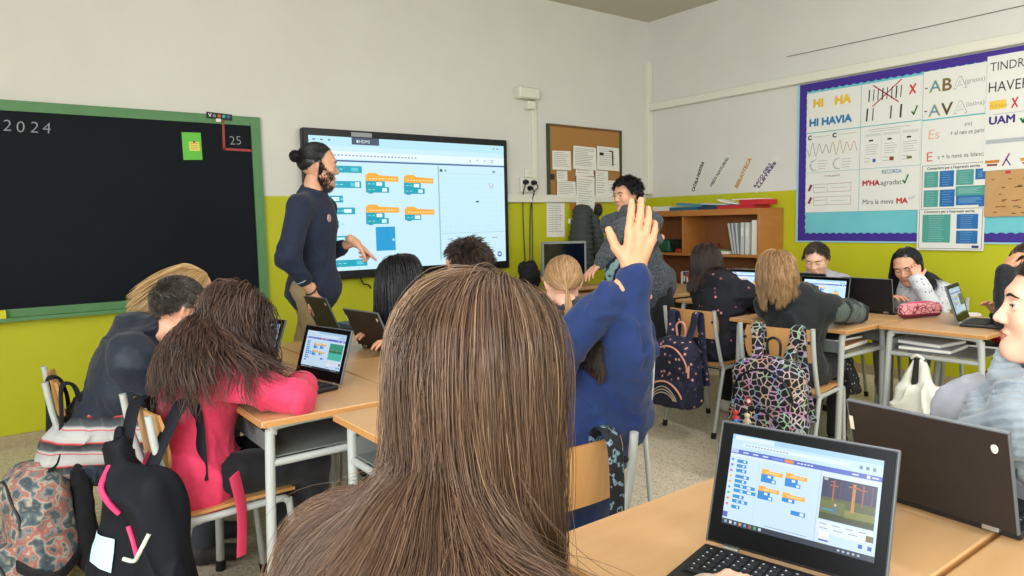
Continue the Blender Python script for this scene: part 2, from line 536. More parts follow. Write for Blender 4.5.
class Strands:
    def __init__(s): s.V = []; s.Q = []; s.t = []; s.k = 0
    def add(s, V, Q, t): s.V.append(V); s.Q.append(Q + s.k); s.t.append(t); s.k += len(V)
    def build(s, name, m, parent, off): return npmesh(name, np.concatenate(s.V) - np.array(off), s.Q, m, parent, True, attr=np.concatenate(s.t))

def scalp(hd, S, off=.004, tone=.25, line=hairline, lower=None):
    nu, nv = 72, 40
    az = np.linspace(-math.pi, math.pi, nu, endpoint=False); el = np.linspace(-R(75), R(89.5), nv)
    A, E = np.meshgrid(az, el, indexing='ij'); A = A.ravel(); E = E.ravel()
    D = np.stack([np.sin(A) * np.cos(E), np.cos(A) * np.cos(E), np.sin(E)], 1)
    P = on_head(HEAD, D, off=off)
    ok = (E > line(np.abs(A)) - R(3)).reshape(nu, nv)
    q = []
    for i in range(nu):
        j = (i + 1) % nu
        for k in range(nv - 1):
            if ok[i, k] and ok[j, k] and ok[i, k + 1] and ok[j, k + 1]: q.append((i * nv + k, i * nv + k + 1, j * nv + k + 1, j * nv + k))
    S.add(hd['c'] + (P * hd['s']) @ hd['R'].T, np.array(q), np.full(len(P), tone))

def hair(hd, m, parent, off, n=900, length=.3, rad=.0016, steps=14, style='long', part=0.0, wave=0.0, wfreq=30.0, clump=.5, nclump=40,
         vol=.012, tie=None, tail=None, seed=1, name='hair', comb=(0, 0, 0), lift=.5, tones=(0.0, 1.0), front=1.0, scalp_tone=.2, line=hairline,
         cover=None, streak=.35, lenvar=.15, gravity=.30, back_bias=.25, mask=None, hug=.5, flyaway=0.0, crown_back=False, ramp_in=3, tonepow=1.0, gdir=(0, 0, -1)):
    rng = np.random.default_rng(seed)
    S = Strands()
    if cover is not False and mask is None: scalp(hd, S, tone=scalp_tone, line=line)
    D = rng.normal(size=(n * 5, 3)); D /= np.linalg.norm(D, axis=1, keepdims=True)
    az = np.abs(np.arctan2(D[:, 0], D[:, 1])); el = np.arcsin(D[:, 2])
    ok = mask(az, el, D) if mask else (el > line(az))
    D = D[ok][:n]; n = len(D)
    L0 = on_head(HEAD, D, off=.001)
    c, Rm, s = hd['c'], hd['R'], hd['s']
    P = c + (L0 * s) @ Rm.T
    N = D @ Rm.T
    body = hd['collide']
    lx = D[:, 0] - part; lz = D[:, 2]
    comb = np.array(comb, float)
    ln = length * (1 + lenvar * rng.uniform(-1, 1, n)) * s
    offl = rng.uniform(.002, 1.0, n) ** 1.3 * vol + .002
    if style == 'long':
        top_ = np.clip((D[:, 2] - .45) * 2.5, 0, 1)
        if crown_back: loc = np.stack([lx * .5 + np.sign(lx) * .12 * top_, -.15 - 1.3 * top_, -1.0 + .6 * top_], 1) + comb
        else: loc = np.stack([np.sign(lx) * np.clip(np.abs(lx) * 1.2 + .25, .2, 1.0) * (top_ * (D[:, 1] > -.45) + .0) + lx * .25, -back_bias - .35 * top_, -1.0 + 0 * lx], 1) + comb
        d = loc @ Rm.T
    elif style == 'tie':
        tw = c + (np.array(tie) * s) @ Rm.T
        d = tw - P
    else:
        loc = comb[None, :] + np.stack([D[:, 0] * .5, 0 * lx, -.35 + 0 * lx], 1)
        d = loc @ Rm.T
    d = d - N * np.sum(d * N, 1, keepdims=True); d /= np.linalg.norm(d, axis=1, keepdims=True) + 1e-9
    if style == 'short': d = d + N * lift; d /= np.linalg.norm(d, axis=1, keepdims=True)
    path = [P.copy()]; pos = P.copy(); g = A3(*gdir)
    for k in range(steps - 1):
        if style == 'tie':
            to = tw - pos; dist = np.linalg.norm(to, axis=1, keepdims=True)
            st = dist[:, 0] / (steps - 1 - k) * 1.15; d = to / (dist + 1e-9)
        else:
            st = ln / (steps - 1)
            if style == 'long': d = d * (1 - gravity) + g * gravity
            else: d = d + g * .10 + rng.normal(size=d.shape) * .08
            d /= np.linalg.norm(d, axis=1, keepdims=True) + 1e-9
        pos = pos + d * np.minimum(st, 1)[:, None]
        dd, G = body.grad(pos)
        o = offl * min(1, (k + 1) / ramp_in)
        if style == 'tie': o = o * (1 - (k / (steps - 1)) ** 2) * .6 + .002
        push = np.clip(o - dd, 0, None)[:, None]
        pos = pos + G * push
        if style == 'long' and hug: pos = pos - G * (np.clip(dd - o, 0, .02) * hug * max(0, 1 - k / (steps * .38)))[:, None]
        dn = np.minimum(np.sum(d * G, 1, keepdims=True), 0)
        d = np.where(push > 0, d - G * dn, d); d /= np.linalg.norm(d, axis=1, keepdims=True) + 1e-9
        path.append(pos.copy())
    H = np.stack(path, 1)
    t = np.linspace(0, 1, steps)[None, :, None]
    cl = rng.choice(n, size=min(nclump, n), replace=False)
    R0 = H[:, 0]; near = np.concatenate([np.argmin(((R0[i:i + 800, None] - R0[None, cl]) ** 2).sum(2), axis=1) for i in range(0, n, 800)])
    G0 = H[cl][near]
    if clump: H = H + (G0 - H) * (clump * t ** 1.2 * rng.uniform(.5, 1, (n, 1, 1)))
    if wave:
        ph = rng.uniform(0, 6.28, len(cl))[near][:, None] + rng.normal(size=(n, 1)) * .5
        sdist = (np.linspace(0, 1, steps)[None, :] * ln[:, None])
        X = np.cross(N, g); X /= np.linalg.norm(X, axis=1, keepdims=True) + 1e-6
        a = wave * np.clip(np.linspace(0, 2.5, steps), 0, 1)[None, :]
        H = H + (np.sin(sdist * wfreq + ph) * a)[..., None] * X[:, None] + (np.cos(sdist * wfreq + ph) * a)[..., None] * N[:, None]
    base = vnoise(D, 7.0, seed) * .5 + .5
    tone = np.clip(streak * base + (1 - streak) * rng.uniform(0, 1, n) ** 1.4 * .9 + .05, 0, 1)
    tone = tones[0] + (tones[1] - tones[0]) * tone ** tonepow
    if np.ndim(flyaway) or flyaway:
        fz = rng.uniform(0, 1, n) < flyaway; H[fz] += (rng.normal(size=(fz.sum(), 1, 3)) * .012 * np.clip(np.linspace(0, 1.5, steps), 0, 1)[None, :, None])
    S.add(*tri_strands(H, rad, N + 1e-3, tone))
    if tail:     # hair gathered beyond the tie: (length, radius, count, direction)
        tl, tr, tn, td = tail[:4]
        a = rng.uniform(0, 6.28, tn); rr = np.sqrt(rng.uniform(0, 1, tn)) * tr
        td = np.array(td, float) @ Rm.T; u = np.cross(td, A3(.1, .2, 1)); u /= np.linalg.norm(u); v = np.cross(td, u); v /= np.linalg.norm(v)
        mm = 12; tt = np.linspace(0, 1, mm)[None, :, None]
        side = (np.cos(a)[:, None] * u + np.sin(a)[:, None] * v) * rr[:, None]
        bulge = np.sin(np.clip(tt * 2.2, 0, math.pi) * .9) * .9 + .25
        pth = tw + td * (tl * s) * np.sin(tt * 1.2) * .6 + g * (tl * s) * tt ** 1.4 + side[:, None] * bulge
        pth = pth + rng.normal(size=(tn, 1, 3)) * .004 * tt
        S.add(*tri_strands(pth, rad, side + 1e-3, tones[0] + (tones[1] - tones[0]) * rng.uniform(0, 1, tn)))
    if tie is not None and tail is None:      # a bun of curls
        nb = 160; a = rng.normal(size=(nb, 3)); a /= np.linalg.norm(a, axis=1, keepdims=True)
        b = np.cross(a, rng.normal(size=(nb, 3))); b /= np.linalg.norm(b, axis=1, keepdims=True)
        th = np.linspace(0, 3.6, 14)[None, :, None]
        rr = rng.uniform(.018, .032, (nb, 1, 1)) * s
        pth = tw + Rm @ A3(0, -.022, 0) + (a[:, None] * np.cos(th) + b[:, None] * np.sin(th)) * rr
        S.add(*tri_strands(pth, rad, a, tones[0] + (tones[1] - tones[0]) * rng.uniform(0, 1, nb)))
    return S.build(name, m, parent, off)

def ik(S, Wp, a, b, pole):
    S = np.array(S, float); Wp = np.array(Wp, float); d = Wp - S; L = np.linalg.norm(d)
    if L > (a + b) * .999: k = L / (a + b) * 1.001; a *= k; b *= k
    u = d / L; x = (a * a - b * b + L * L) / (2 * L); h = math.sqrt(max(a * a - x * x, 0))
    p = np.array(pole, float); p = p - u * (p @ u); p /= np.linalg.norm(p) + 1e-9
    return S + u * x + p * h

def hand(Wp, d, nrm, side, s=1.0, curl=(.35, .35, .4, .45), thumb=.5, h=.0035, spread=1.0):
    """mesh of one hand from the wrist: palm, four fingers of different lengths, thumb"""
    d = np.array(d, float); d /= np.linalg.norm(d); n = np.array(nrm, float); n = n - d * (n @ d); n /= np.linalg.norm(n)
    t = np.cross(n, d) * (1 if side == 'r' else -1)
    M = lambda a, b, c: np.array(Wp) + (t * a + d * b + n * c) * s
    f = SDF()
    f.rc(M(0, -.03, 0), M(0, .01, 0), .024 * s, .025 * s, k=.01)
    f.rc(M(.014, .02, 0), M(.022, .078, 0), .0145 * s, .0125 * s, k=.012)
    f.rc(M(-.012, .02, 0), M(-.022, .072, 0), .0135 * s, .0115 * s, k=.012)
    f.rc(M(0, .02, 0), M(0, .078, 0), .0145 * s, .0125 * s, k=.012)
    spec = [(.027, .082, .066, .12, .0090), (.009, .086, .075, .03, .0092), (-.009, .082, .069, -.05, .0088), (-.026, .074, .054, -.16, .0078)]
    for (a, b, L, sp, r), c in zip(spec, curl):
        p = M(a, b, 0); dirv = d + t * sp * spread; dirv /= np.linalg.norm(dirv); ang = 0
        q = p
        for seg, w in ((.45, .7), (.31, 1.2), (.24, .8)):
            ang += c * w
            v = dirv * math.cos(ang) - n * math.sin(ang)
            q2 = q + v * (L * seg * s)
            f.rc(q, q2, r * s, (r - .0009) * s, k=.004); q = q2; r -= .0009
    v = t * .75 + d * .62 - n * .25 * thumb; v /= np.linalg.norm(v)
    p = M(.018, .022, -.002); q = p + v * .034 * s; f.rc(p, q, .0125 * s, .0105 * s, k=.008)
    v2 = v * .8 + d * .5 - n * .5 * thumb; v2 /= np.linalg.norm(v2); f.rc(q, q + v2 * .024 * s, .0102 * s, .0092 * s, k=.004)
    q3 = q + v2 * .024 * s; f.rc(q3, q3 + v2 * .018 * s, .0092 * s, .0078 * s, k=.004)
    return f.mesh(h * max(s, .8))

SKIN = dict(
    light=lambda: mat('skin_light', 'EBC0A6', rough=.5, sss=.15, var='E2AC92', scale=14, amount=.3),
    mid=lambda: mat('skin_mid', 'E0AC8E', rough=.5, sss=.15, var='D69C80', scale=14, amount=.3),
    tan=lambda: mat('skin_tan', 'D09A78', rough=.5, sss=.12, var='C48C6A', scale=14, amount=.3))

def person(label, hip, neck, head, yaw, hyaw=None, hpitch=0., hroll=0., s=1.0, hs=1.0, wr=None, wl=None, pr=(0, 0, -1), pl=(0, 0, -1),
           hand_r=None, hand_l=None, skin='mid', top=None, sleeve=1.0, puff=.0, hood=False, collar=True, hem=0.0, top_name='sweater', voxel=.009,
           trousers=None, shoes='333333', knees=None, feet=None, leg_drop=True, face=None, fold=.008, head_voxel=.0042, hand_voxel=.0035,
           arm=1.0, shw=.155, eyes_down=False, fold_freq=9.0, group=None, sleeve_mat=None, chest=1.0, base=None, brow='2A1C14', iris='3A2416', lips='B8685C', eye_s=.0125):
    hip, neck, head = A3(*hip), A3(*neck), A3(*head)
    yaw = R(yaw); hyaw = yaw if hyaw is None else R(hyaw)
    fwd = A3(math.cos(yaw), math.sin(yaw), 0); rt = A3(math.sin(yaw), -math.cos(yaw), 0)
    base = A3(hip[0], hip[1], 0) if base is None else A3(*base)
    root = thing('person', label, 'person', loc=base, group=group)
    up = (neck - hip); tl = np.linalg.norm(up); up = up / tl
    cfwd = fwd - up * (fwd @ up); cfwd /= np.linalg.norm(cfwd)
    chestp = hip + up * tl * .68
    shc = neck - up * .062 * s
    shR = shc + rt * shw * s; shL = shc - rt * shw * s
    HR = rotm(hyaw, R(hpitch), R(hroll))
    hc = head
    ua, fa = .27 * s * arm, .235 * s * arm
    if wr is None: wr = hip + fwd * .33 * s + rt * .16 * s + A3(0, 0, .12)
    if wl is None: wl = hip + fwd * .33 * s - rt * .16 * s + A3(0, 0, .12)
    wr, wl = A3(*wr), A3(*wl)
    eR = ik(shR, wr, ua, fa, np.array(pr, float) + rt * .3); eL = ik(shL, wl, ua, fa, np.array(pl, float) - rt * .3)
    hipR = hip + rt * .075 * s; hipL = hip - rt * .075 * s
    if knees is None:
        kR = hipR + fwd * .38 * s + rt * .03; kL = hipL + fwd * .38 * s - rt * .03
        kR[2] = kL[2] = hip[2] - .01
    else: kR, kL = A3(*knees[0]), A3(*knees[1])
    if feet is None:
        aR = kR - fwd * .04; aL = kL - fwd * .04; aR[2] = aL[2] = .07
    else: aR, aL = A3(*feet[0]), A3(*feet[1])
    chin_b = hc + HR @ A3(0, -.018, -.075) * hs
    def build(o, f, arms=True, armend=1.0, legs=False, nk=True, extra=0.0):
        f.rc(hip, chestp, .086 * s * chest + o + extra, .094 * s * chest + o + extra * .5, k=.05)
        M = np.stack([rt, cfwd, up], 1)
        f.el(chestp + up * .02, (.134 * s * chest + o, .088 * s * chest + o, .14 * s + o), M, k=.04)
        f.el(hip, (.124 * s * chest + o + extra, .098 * s + o + extra, .10 * s + o), M, k=.04)
        f.rc(shR - rt * .02, shL + rt * .02, .040 * s + o, .040 * s + o, k=.04)
        for S_ in (shR, shL): f.rc(neck - up * .005, S_ + up * .012 * s, .034 * s + o * .5, .030 * s + o * .5, k=.03)
        f.rc(shc, neck + up * .01, .064 * s + o * .6, .050 * s + o * .3, k=.03)
        if arms:
            for S_, E_, W_ in ((shR, eR, wr), (shL, eL, wl)):
                We = E_ + (W_ - E_) * armend
                f.rc(S_, E_, .040 * s + o, .032 * s + o, k=.025)
                f.rc(E_, We, .032 * s + o, .024 * s + o * .7, k=.015)
    # skin: one surface for trunk, neck, arms; the fine head and hands are joined to it
    fb = SDF(); build(-.006, fb)
    fb.rc(neck - up * .03, chin_b, .052 * s, .047 * hs, k=.02)
    for a, b, c_ in ((hipR, kR, aR), (hipL, kL, aL)):
        fb.rc(a, b, .066 * s, .046 * s, k=.03); fb.rc(b, c_, .046 * s, .030 * s, k=.02)
    V, Q = fb.mesh(.010); Vs = [V]; Qs = [Q]; k = len(V)
    Vh, Qh = HEAD.mesh(head_voxel); Vs.append(hc + (Vh * hs) @ HR.T); Qs.append(Qh + k); k += len(Vh)
    for side, Wp, E_, spec in (('r', wr, eR, hand_r), ('l', wl, eL, hand_l)):
        spec = dict(spec or {})
        d = spec.pop('d', None); d = (Wp - E_) if d is None else d
        nn = spec.pop('n', (0, 0, 1)); nn = A3(*nn); dv = np.array(d, float) / np.linalg.norm(d)
        if abs(nn @ dv) > .95: nn = rt * (1 if side == 'r' else -1)
        Vq, Qq = hand(Wp, d, nn, side, s * .92 * spec.pop('hs', 1.0), h=hand_voxel, **spec)
        Vs.append(Vq); Qs.append(Qq + k); k += len(Vq)
    bo = npmesh('body', np.concatenate(Vs) - base, Qs, SKIN[skin](), root)
    # clothes
    if top is not None:
        f = SDF(); build(.012 + puff, f, armend=sleeve * .97, extra=.012)
        if hem: f.rc(hip, hip - up * hem, .125 * s + puff, .130 * s + puff, k=.05)
        if collar:
            tilt = rotm(yaw, math.asin(max(-1, min(1, -(fwd @ up)))) * .8, 0)
            f.torus(neck + up * .004, .056 * s, .012 * s + puff * .3, tilt, k=.012)
        if hood:
            f.el(neck - cfwd * .075 * s - up * .01, (.10 * s, .055 * s, .07 * s), np.stack([rt, cfwd, up], 1), k=.02)
            f.torus(neck - cfwd * .02 + up * .012, .075 * s, .020 * s, rotm(yaw, .35, 0), k=.015, sq=(1, 1, 1))
        sd = int(abs(head[0] * 100)) + 3
        def nz(P):
            w = np.full(len(P), .55)
            for E_ in (eR, eL): w += .9 * np.exp(-(np.linalg.norm(P - E_, axis=1) / .07) ** 2)
            w += .5 * np.exp(-(np.linalg.norm(P - hip, axis=1) / .16) ** 2)
            return folds(P, fold * 1.5, fold_freq, sd) * w + folds(P, fold * .5, fold_freq * 2.4, sd + 9) * w
        f.noise = nz
        V, Q = f.mesh(voxel)
        if sleeve_mat is not None:
            ctr = V[Q].mean(1)
            def near(a, b): ab = b - a; t = np.clip((ctr - a) @ ab / (ab @ ab), 0, 1); return np.linalg.norm(ctr - a - t[:, None] * ab, axis=1)
            da = np.minimum(np.minimum(near(shR + rt * .01, eR), near(eR, wr)), np.minimum(near(shL - rt * .01, eL), near(eL, wl)))
            mi = (da < .060 * s).astype(int)
            npmesh(top_name, V - base, [Q], [top, sleeve_mat], root, True, midx=mi)
        else: npmesh(top_name, V - base, [Q], top, root)
    if trousers is not None:
        f = SDF(); f.el(hip, (.130 * s * chest, .108 * s, .10 * s), np.stack([rt, cfwd, up], 1), k=.04)
        for a, b, c_ in ((hipR, kR, aR), (hipL, kL, aL)):
            f.rc(a, b, .082 * s, .062 * s, k=.03); f.rc(b, b + (c_ - b) * .93, .062 * s, .050 * s, k=.02)
        f.noise = lambda P: folds(P, .006, 10, 77)
        sdf_obj(f, 'trousers', trousers, max(voxel, .009), root, base)
    fdir = fwd if feet is None or len(feet) < 3 else A3(*feet[2])
    for a in (aR, aL):
        f = SDF(); f.rc(A3(a[0], a[1], .045) - fdir * .03, A3(a[0], a[1], .035) + fdir * .11, .042, .032, k=.02); f.rc(A3(a[0], a[1], .045), a, .042, .04, k=.02)
        f.bx((a[0] + fdir[0] * .04, a[1] + fdir[1] * .04, -.02), (.3, .3, .02), k=.001, sub=True)
        sdf_obj(f, 'shoe', mat('shoe_' + shoes, shoes, rough=.6), .008, root, base)
    # what hair must stay outside of
    co = SDF()
    to = lambda p: hc + HR @ (np.array(p) * hs)
    co.el(to(_CR), A3(.073, .092, .084) * hs, HR, k=.02)
    co.el(to((0, .022, -.03)), A3(.057, .062, .078) * hs, HR, k=.03)
    co.rc(neck - up * .03, chin_b, .055 * s, .05 * hs, k=.02)
    build(.014 + puff, co, extra=.0)
    hd = dict(c=hc, R=HR, s=hs, collide=co)
    if face:
        cen = lambda x, z, y0=.14: on_face(x, z)
        em = mat('eye_white', 'B8AEA8', rough=.3); im = mat('iris_' + iris, iris, rough=.1); pm = mat('pupil', '080808', rough=.05)
        for sx in (-1, 1):
            S = MB(); c = A3(sx * .031, .0665, .006); r = eye_s
            nu, nv = 20, 14
            V = []; Fc = []; mi_ = []
            gz = -.35 if eyes_down else -.02
            ax = A3(0.0 if not isinstance(face, tuple) else face[1], math.cos(gz), math.sin(gz)); ax /= np.linalg.norm(ax)
            bx_ = np.cross(ax, A3(0, 0, 1)); bx_ /= np.linalg.norm(bx_); by = np.cross(bx_, ax)
            ths = [0, .12, .25, .37, .49, .75, 1.0, 1.4, 1.9, 2.5, 3.14]
            for th in ths:
                for q in range(16):
                    a = q / 16 * 6.2832
                    V.append(to(c + r * (ax * math.cos(th) + (bx_ * math.cos(a) + by * math.sin(a)) * math.sin(th))) - base)
            for i in range(len(ths) - 1):
                fs = [(i * 16 + q, i * 16 + (q + 1) % 16, (i + 1) * 16 + (q + 1) % 16, (i + 1) * 16 + q) for q in range(16)]
                Fc.append((fs, pm if ths[i + 1] < .26 else im if ths[i + 1] < .5 else em))
            S.v = [tuple(v) for v in V]
            for fs, m_ in Fc:
                S.f += fs; S.m += [S.mi(m_)] * len(fs)
            S.build('eye', root, smooth=True)
        def strip(pts, w, m_, name, off=.0012, n=10):
            pts = catmull([Vector((a, b, 0)) for a, b in pts], n); rows = []
            for i, p in enumerate(pts):
                t = i / (len(pts) - 1); ww = w * (math.sin(math.pi * min(max(t, .06), .94)) ** .5)
                tg = (pts[min(i + 1, len(pts) - 1)] - pts[max(i - 1, 0)]).normalized(); nn = Vector((-tg.y, tg.x, 0))
                rows.append([(p.x + nn.x * ww * q, p.y + nn.y * ww * q) for q in (-.5, -.17, .17, .5)])
            X = np.array(rows).reshape(-1, 2)
            P = np.stack([X[:, 0], np.full(len(X), .16), X[:, 1]], 1)
            for _ in range(40): P[:, 1] -= np.maximum(HEAD.ev(P) * .7, 0)
            P[:, 1] += off
            P = (hc + (P * hs) @ HR.T) - base
            m4 = 4; q = [(i * m4 + j, i * m4 + j + 1, (i + 1) * m4 + j + 1, (i + 1) * m4 + j) for i in range(len(rows) - 1) for j in range(m4 - 1)]
            npmesh(name, P, [np.array(q)], m_, root)
        bm_ = mat('brow_' + brow, brow, rough=.8)
        for sx in (-1, 1):
            strip([(sx * .014, .024), (sx * .030, .029), (sx * .047, .023)], .0062, bm_, 'eyebrow', off=.0016)
            # lids: skin above, dark lash line
            zl = .0012 if eyes_down else .0070
            f = SDF(); f.el(A3(sx * .031, .0668, .0062), (.0137, .0137, .0137), k=.001)
            f.el(A3(sx * .031, .0700, .0062), (.02, .02, .0045 if not eyes_down else .0003), k=.002, sub=True)
            
            Vl, Ql = f.mesh(.0016)
            npmesh('eyelid', hc + (Vl * hs) @ HR.T - base, [Ql], SKIN[skin](), root)
            g_ = [to(A3(sx * .031, .0668, .0062) + A3(math.sin(a) * .0141 * math.cos((zl - .0062) / .0141), math.cos(a) * .0141 * math.cos((zl - .0062) / .0141), zl - .0062)) - base for a in np.linspace(-.95, .95, 9)]
            MB().tube([tuple(v) for v in g_], [.0006, .0011, .0011, .0006], mat('lash', '140C08', rough=.8), n=6).build('eyelash', root, True)
        lm = mat('lips_' + lips, lips, rough=.4)
        strip([(-.0205, -.0582), (-.006, -.0535), (.006, -.0535), (.0205, -.0582)], .0065, lm, 'upper_lip', off=.0007)
        strip([(-.018, -.0602), (0, -.0655), (.018, -.0602)], .0072, lm, 'lower_lip', off=.0007)
    info = dict(root=root, hd=hd, base=base, shR=shR, shL=shL, eR=eR, eL=eL, wr=wr, wl=wl, up=up, fwd=fwd, rt=rt, cfwd=cfwd, neck=neck, hip=hip, to=to, chestp=chestp)
    return info

# ------------------------------------------------------------------ the room
M_WHITE = mat('white_paint', 'DAD8D2', rough=.75, var='D3D0CA', scale=3, amount=.4, bump=.05)
M_LIME = mat('lime_paint', 'BFBF20', rough=.6, var='B5B614', scale=4, amount=.4, bump=.04)
M_CEIL = mat('ceiling_paint', 'C4C0B0', rough=.9)
M_TRUNK = mat('white_plastic', 'DEDCCF', rough=.45)
M_SKIRT = mat('terrazzo_skirting', 'B3A584', rough=.5, var='98896A', scale=60)
def floor_pat(nt, co):
    a = vor(nt, co, 120, 'Color')
    sep = nt.nodes.new('ShaderNodeSeparateColor'); nt.links.new(a, sep.inputs[0])
    chips = ramp(nt, sep.outputs[0], [(0, 'A89C88'), (.12, 'CFC3AF'), (.5, 'DCD0BC'), (.85, 'E6DCCA'), (.97, 'A2967F')], 'CONSTANT')
    return mixc(nt, nois(nt, co, 2.5), chips, mixc(nt, .5, chips, 'D2C6B0'))
M_FLOOR = mat('terrazzo_floor', 'B5AD9B', rough=.38, pattern=floor_pat, bump=.02, scale=80)
def struct(mb, name, smooth=False):
    return tag(mb.build(name, None, smooth), kind='structure')
struct(MB().box(((RIGHT_X + LEFT_X) / 2, (FRONT_Y + BACK_Y) / 2, -.05), (RIGHT_X - LEFT_X + .4, FRONT_Y - BACK_Y + .4, .1), M_FLOOR), 'floor')
struct(MB().box(((RIGHT_X + LEFT_X) / 2, (FRONT_Y + BACK_Y) / 2, CEIL_Z + .05), (RIGHT_X - LEFT_X + .4, FRONT_Y - BACK_Y + .4, .1), M_CEIL), 'ceiling')
PAINT_Z = 1.525
def wall(name, p0, p1, nrm, holes=()):
    """two colours of paint; holes are (along0, along1, z0, z1)"""
    mb = MB(); p0, p1 = Vector(p0), Vector(p1); L = (p1 - p0).length; u = (p1 - p0).normalized(); n = Vector(nrm)
    cuts = sorted({0.0, L, *[a for h in holes for a in h[:2]]}); zs = sorted({0.0, PAINT_Z, CEIL_Z, *[z for h in holes for z in h[2:]]})
    for a, b in zip(cuts[:-1], cuts[1:]):
        for z0, z1 in zip(zs[:-1], zs[1:]):
            if any(h[0] - 1e-4 <= a and b <= h[1] + 1e-4 and h[2] - 1e-4 <= z0 and z1 <= h[3] + 1e-4 for h in holes): continue
            c = p0 + u * (a + b) / 2 - n * .1; c.z = (z0 + z1) / 2
            sx = (abs(u.x) * (b - a) + abs(n.x) * .2, abs(u.y) * (b - a) + abs(n.y) * .2, z1 - z0)
            mb.box(c, sx, M_LIME if z1 <= PAINT_Z + 1e-4 else M_WHITE)
    return struct(mb, name)
wall('wall_front', (LEFT_X, FRONT_Y, 0), (RIGHT_X, FRONT_Y, 0), (0, -1, 0))
wall('wall_right', (RIGHT_X, BACK_Y, 0), (RIGHT_X, FRONT_Y, 0), (-1, 0, 0))
wall('wall_left', (LEFT_X, BACK_Y, 0), (LEFT_X, FRONT_Y, 0), (1, 0, 0), [(y - w / 2 - BACK_Y, y + w / 2 - BACK_Y, 1.05, 2.85) for y, w in WIN_L])
wall('wall_back', (LEFT_X, BACK_Y, 0), (RIGHT_X, BACK_Y, 0), (0, 1, 0), [(x - w / 2 - LEFT_X, x + w / 2 - LEFT_X, 1.05, 2.85) for x, w in WIN_B])
M_FRAME = mat('window_frame_white', 'E4E4E0', rough=.4)
M_GLASS = mat('window_glass', 'DDE8EE', rough=.05)
M_GLASS.node_tree.nodes['Principled BSDF'].inputs['Transmission Weight'].default_value = 1.0
k = 0
for axis, lst in (('y', WIN_L), ('x', WIN_B)):
    for c, w in lst:
        k += 1
        def fr(u, v, n): return (LEFT_X - n, u, v) if axis == 'y' else (u, BACK_Y - n, v)
        mb = MB()
        for u0, u1, v0, v1 in ((c - w / 2, c - w / 2 + .06, 1.05, 2.85), (c + w / 2 - .06, c + w / 2, 1.05, 2.85), (c - .04, c + .04, 1.05, 2.85), (c - w / 2, c + w / 2, 1.05, 1.12), (c - w / 2, c + w / 2, 2.78, 2.85)):
            mb.prism([(u0, v0), (u1, v0), (u1, v1), (u0, v1)], .05, .11, M_FRAME, fr)
        wo = struct(mb, 'window_%d' % k)
        MB().prism([(c - w / 2 + .05, 1.11), (c + w / 2 - .05, 1.11), (c + w / 2 - .05, 2.79), (c - w / 2 + .05, 2.79)], .075, .083, M_GLASS, fr).build('pane', wo)
struct(MB().box(((RIGHT_X + LEFT_X) / 2, FRONT_Y - .006, .04), (RIGHT_X - LEFT_X, .012, .08), M_SKIRT), 'baseboard_front')
struct(MB().box((RIGHT_X - .006, (FRONT_Y + BACK_Y) / 2 - .006, .04), (.012, FRONT_Y - BACK_Y - .012, .08), M_SKIRT), 'baseboard_right')
# white ledge high on the right wall, duct in the corner, cable trunking along the paint line
tr = MB(); tr.box((RIGHT_X - .03, (FRONT_Y + BACK_Y) / 2 - .02, 2.457), (.06, FRONT_Y - BACK_Y - .06, .075), M_TRUNK, bev=.006); struct(tr, 'trim_1')
tr = MB(); tr.box((RIGHT_X - .035, FRONT_Y - .03, 2.66), (.07, .06, .5), M_TRUNK, bev=.004); tr.box((RIGHT_X - .04, FRONT_Y - .035, 1.99), (.08, .07, .86), M_TRUNK, bev=.004); struct(tr, 'trim_2')
tr = MB(); tr.box((4.66, FRONT_Y - .02, 1.512), (1.98, .04, .07), M_TRUNK, bev=.004); struct(tr, 'trim_3')
# lamps of the room, hung just under the ceiling
for lx, ly in LAMPS:
    t = thing('ceiling_lamp', 'long white tube lamp under the ceiling, %s and %s' % ('by the windows' if lx < 2 else 'by the posters', 'nearer the front' if ly > 0 else 'nearer the back'), 'lamp', (lx, ly, CEIL_Z - .1), group='tube lamps under the ceiling')
    MB().box((0, 0, .05), (.34, 1.3, .08), M_TRUNK, bev=.01).build('housing', t)
    MB().box((0, 0, .003), (.28, 1.2, .01), mat('lamp_tube', 'FFF6E4', emit=1.2)).build('tube', t)

# thin picture wire along the right wall
w = MB(); pts = [(RIGHT_X - .012, y, 2.677 - .006 * math.sin((3.58 - y) * 1.5)) for y in np.linspace(3.58, .9, 24)]
w.tube(pts, .0022, mat('wire_dark', '2A2926', rough=.6), n=6); single(w, 'wire', 'thin dark wire strung across the upper white wall', 'wire')

# ------------------------------------------------------------------ blackboard
M_BOARD = mat('blackboard_slate', '080D16', rough=.7, spec=.2, var='0C121C', scale=7, amount=.45)
M_BGREEN = mat('green_board_frame', '5B8A5A', rough=.5, var='4F7D50', scale=12)
M_CHALK = mat('chalk', '9AA0A6', rough=.9)
bb = thing('blackboard', 'large dark blackboard in a green wooden frame with 2024 in chalk', 'blackboard', (0.1, FRONT_Y, .785))
BO = Vector(bb.location)
def bfr(u, v, n): return (u - BO.x, FRONT_Y - n - BO.y, v - BO.z)
BX0, BX1, BZ0, BZ1 = -1.45, 1.66, .785, 2.077
m = MB()
m.prism([(BX0 + .05, BZ0 + .05), (BX1 - .05, BZ0 + .05), (BX1 - .05, BZ1 - .05), (BX0 + .05, BZ1 - .05)], .0, .018, M_BOARD, bfr)
for i, (ch, x) in enumerate(zip('/2024', (.115, .160, .225, .292, .355))):
    m.text(ch, x, 1.892 + (.0, .006, .0, .004, .002)[i], .095, M_CHALK, bfr, n=.0187, shear=.12, bold=-.012, rot=.04 * (i % 3 - 1))
m.text('25', 1.447, 1.878, .085, M_CHALK, bfr, n=.0187, bold=-.014, rot=.05)
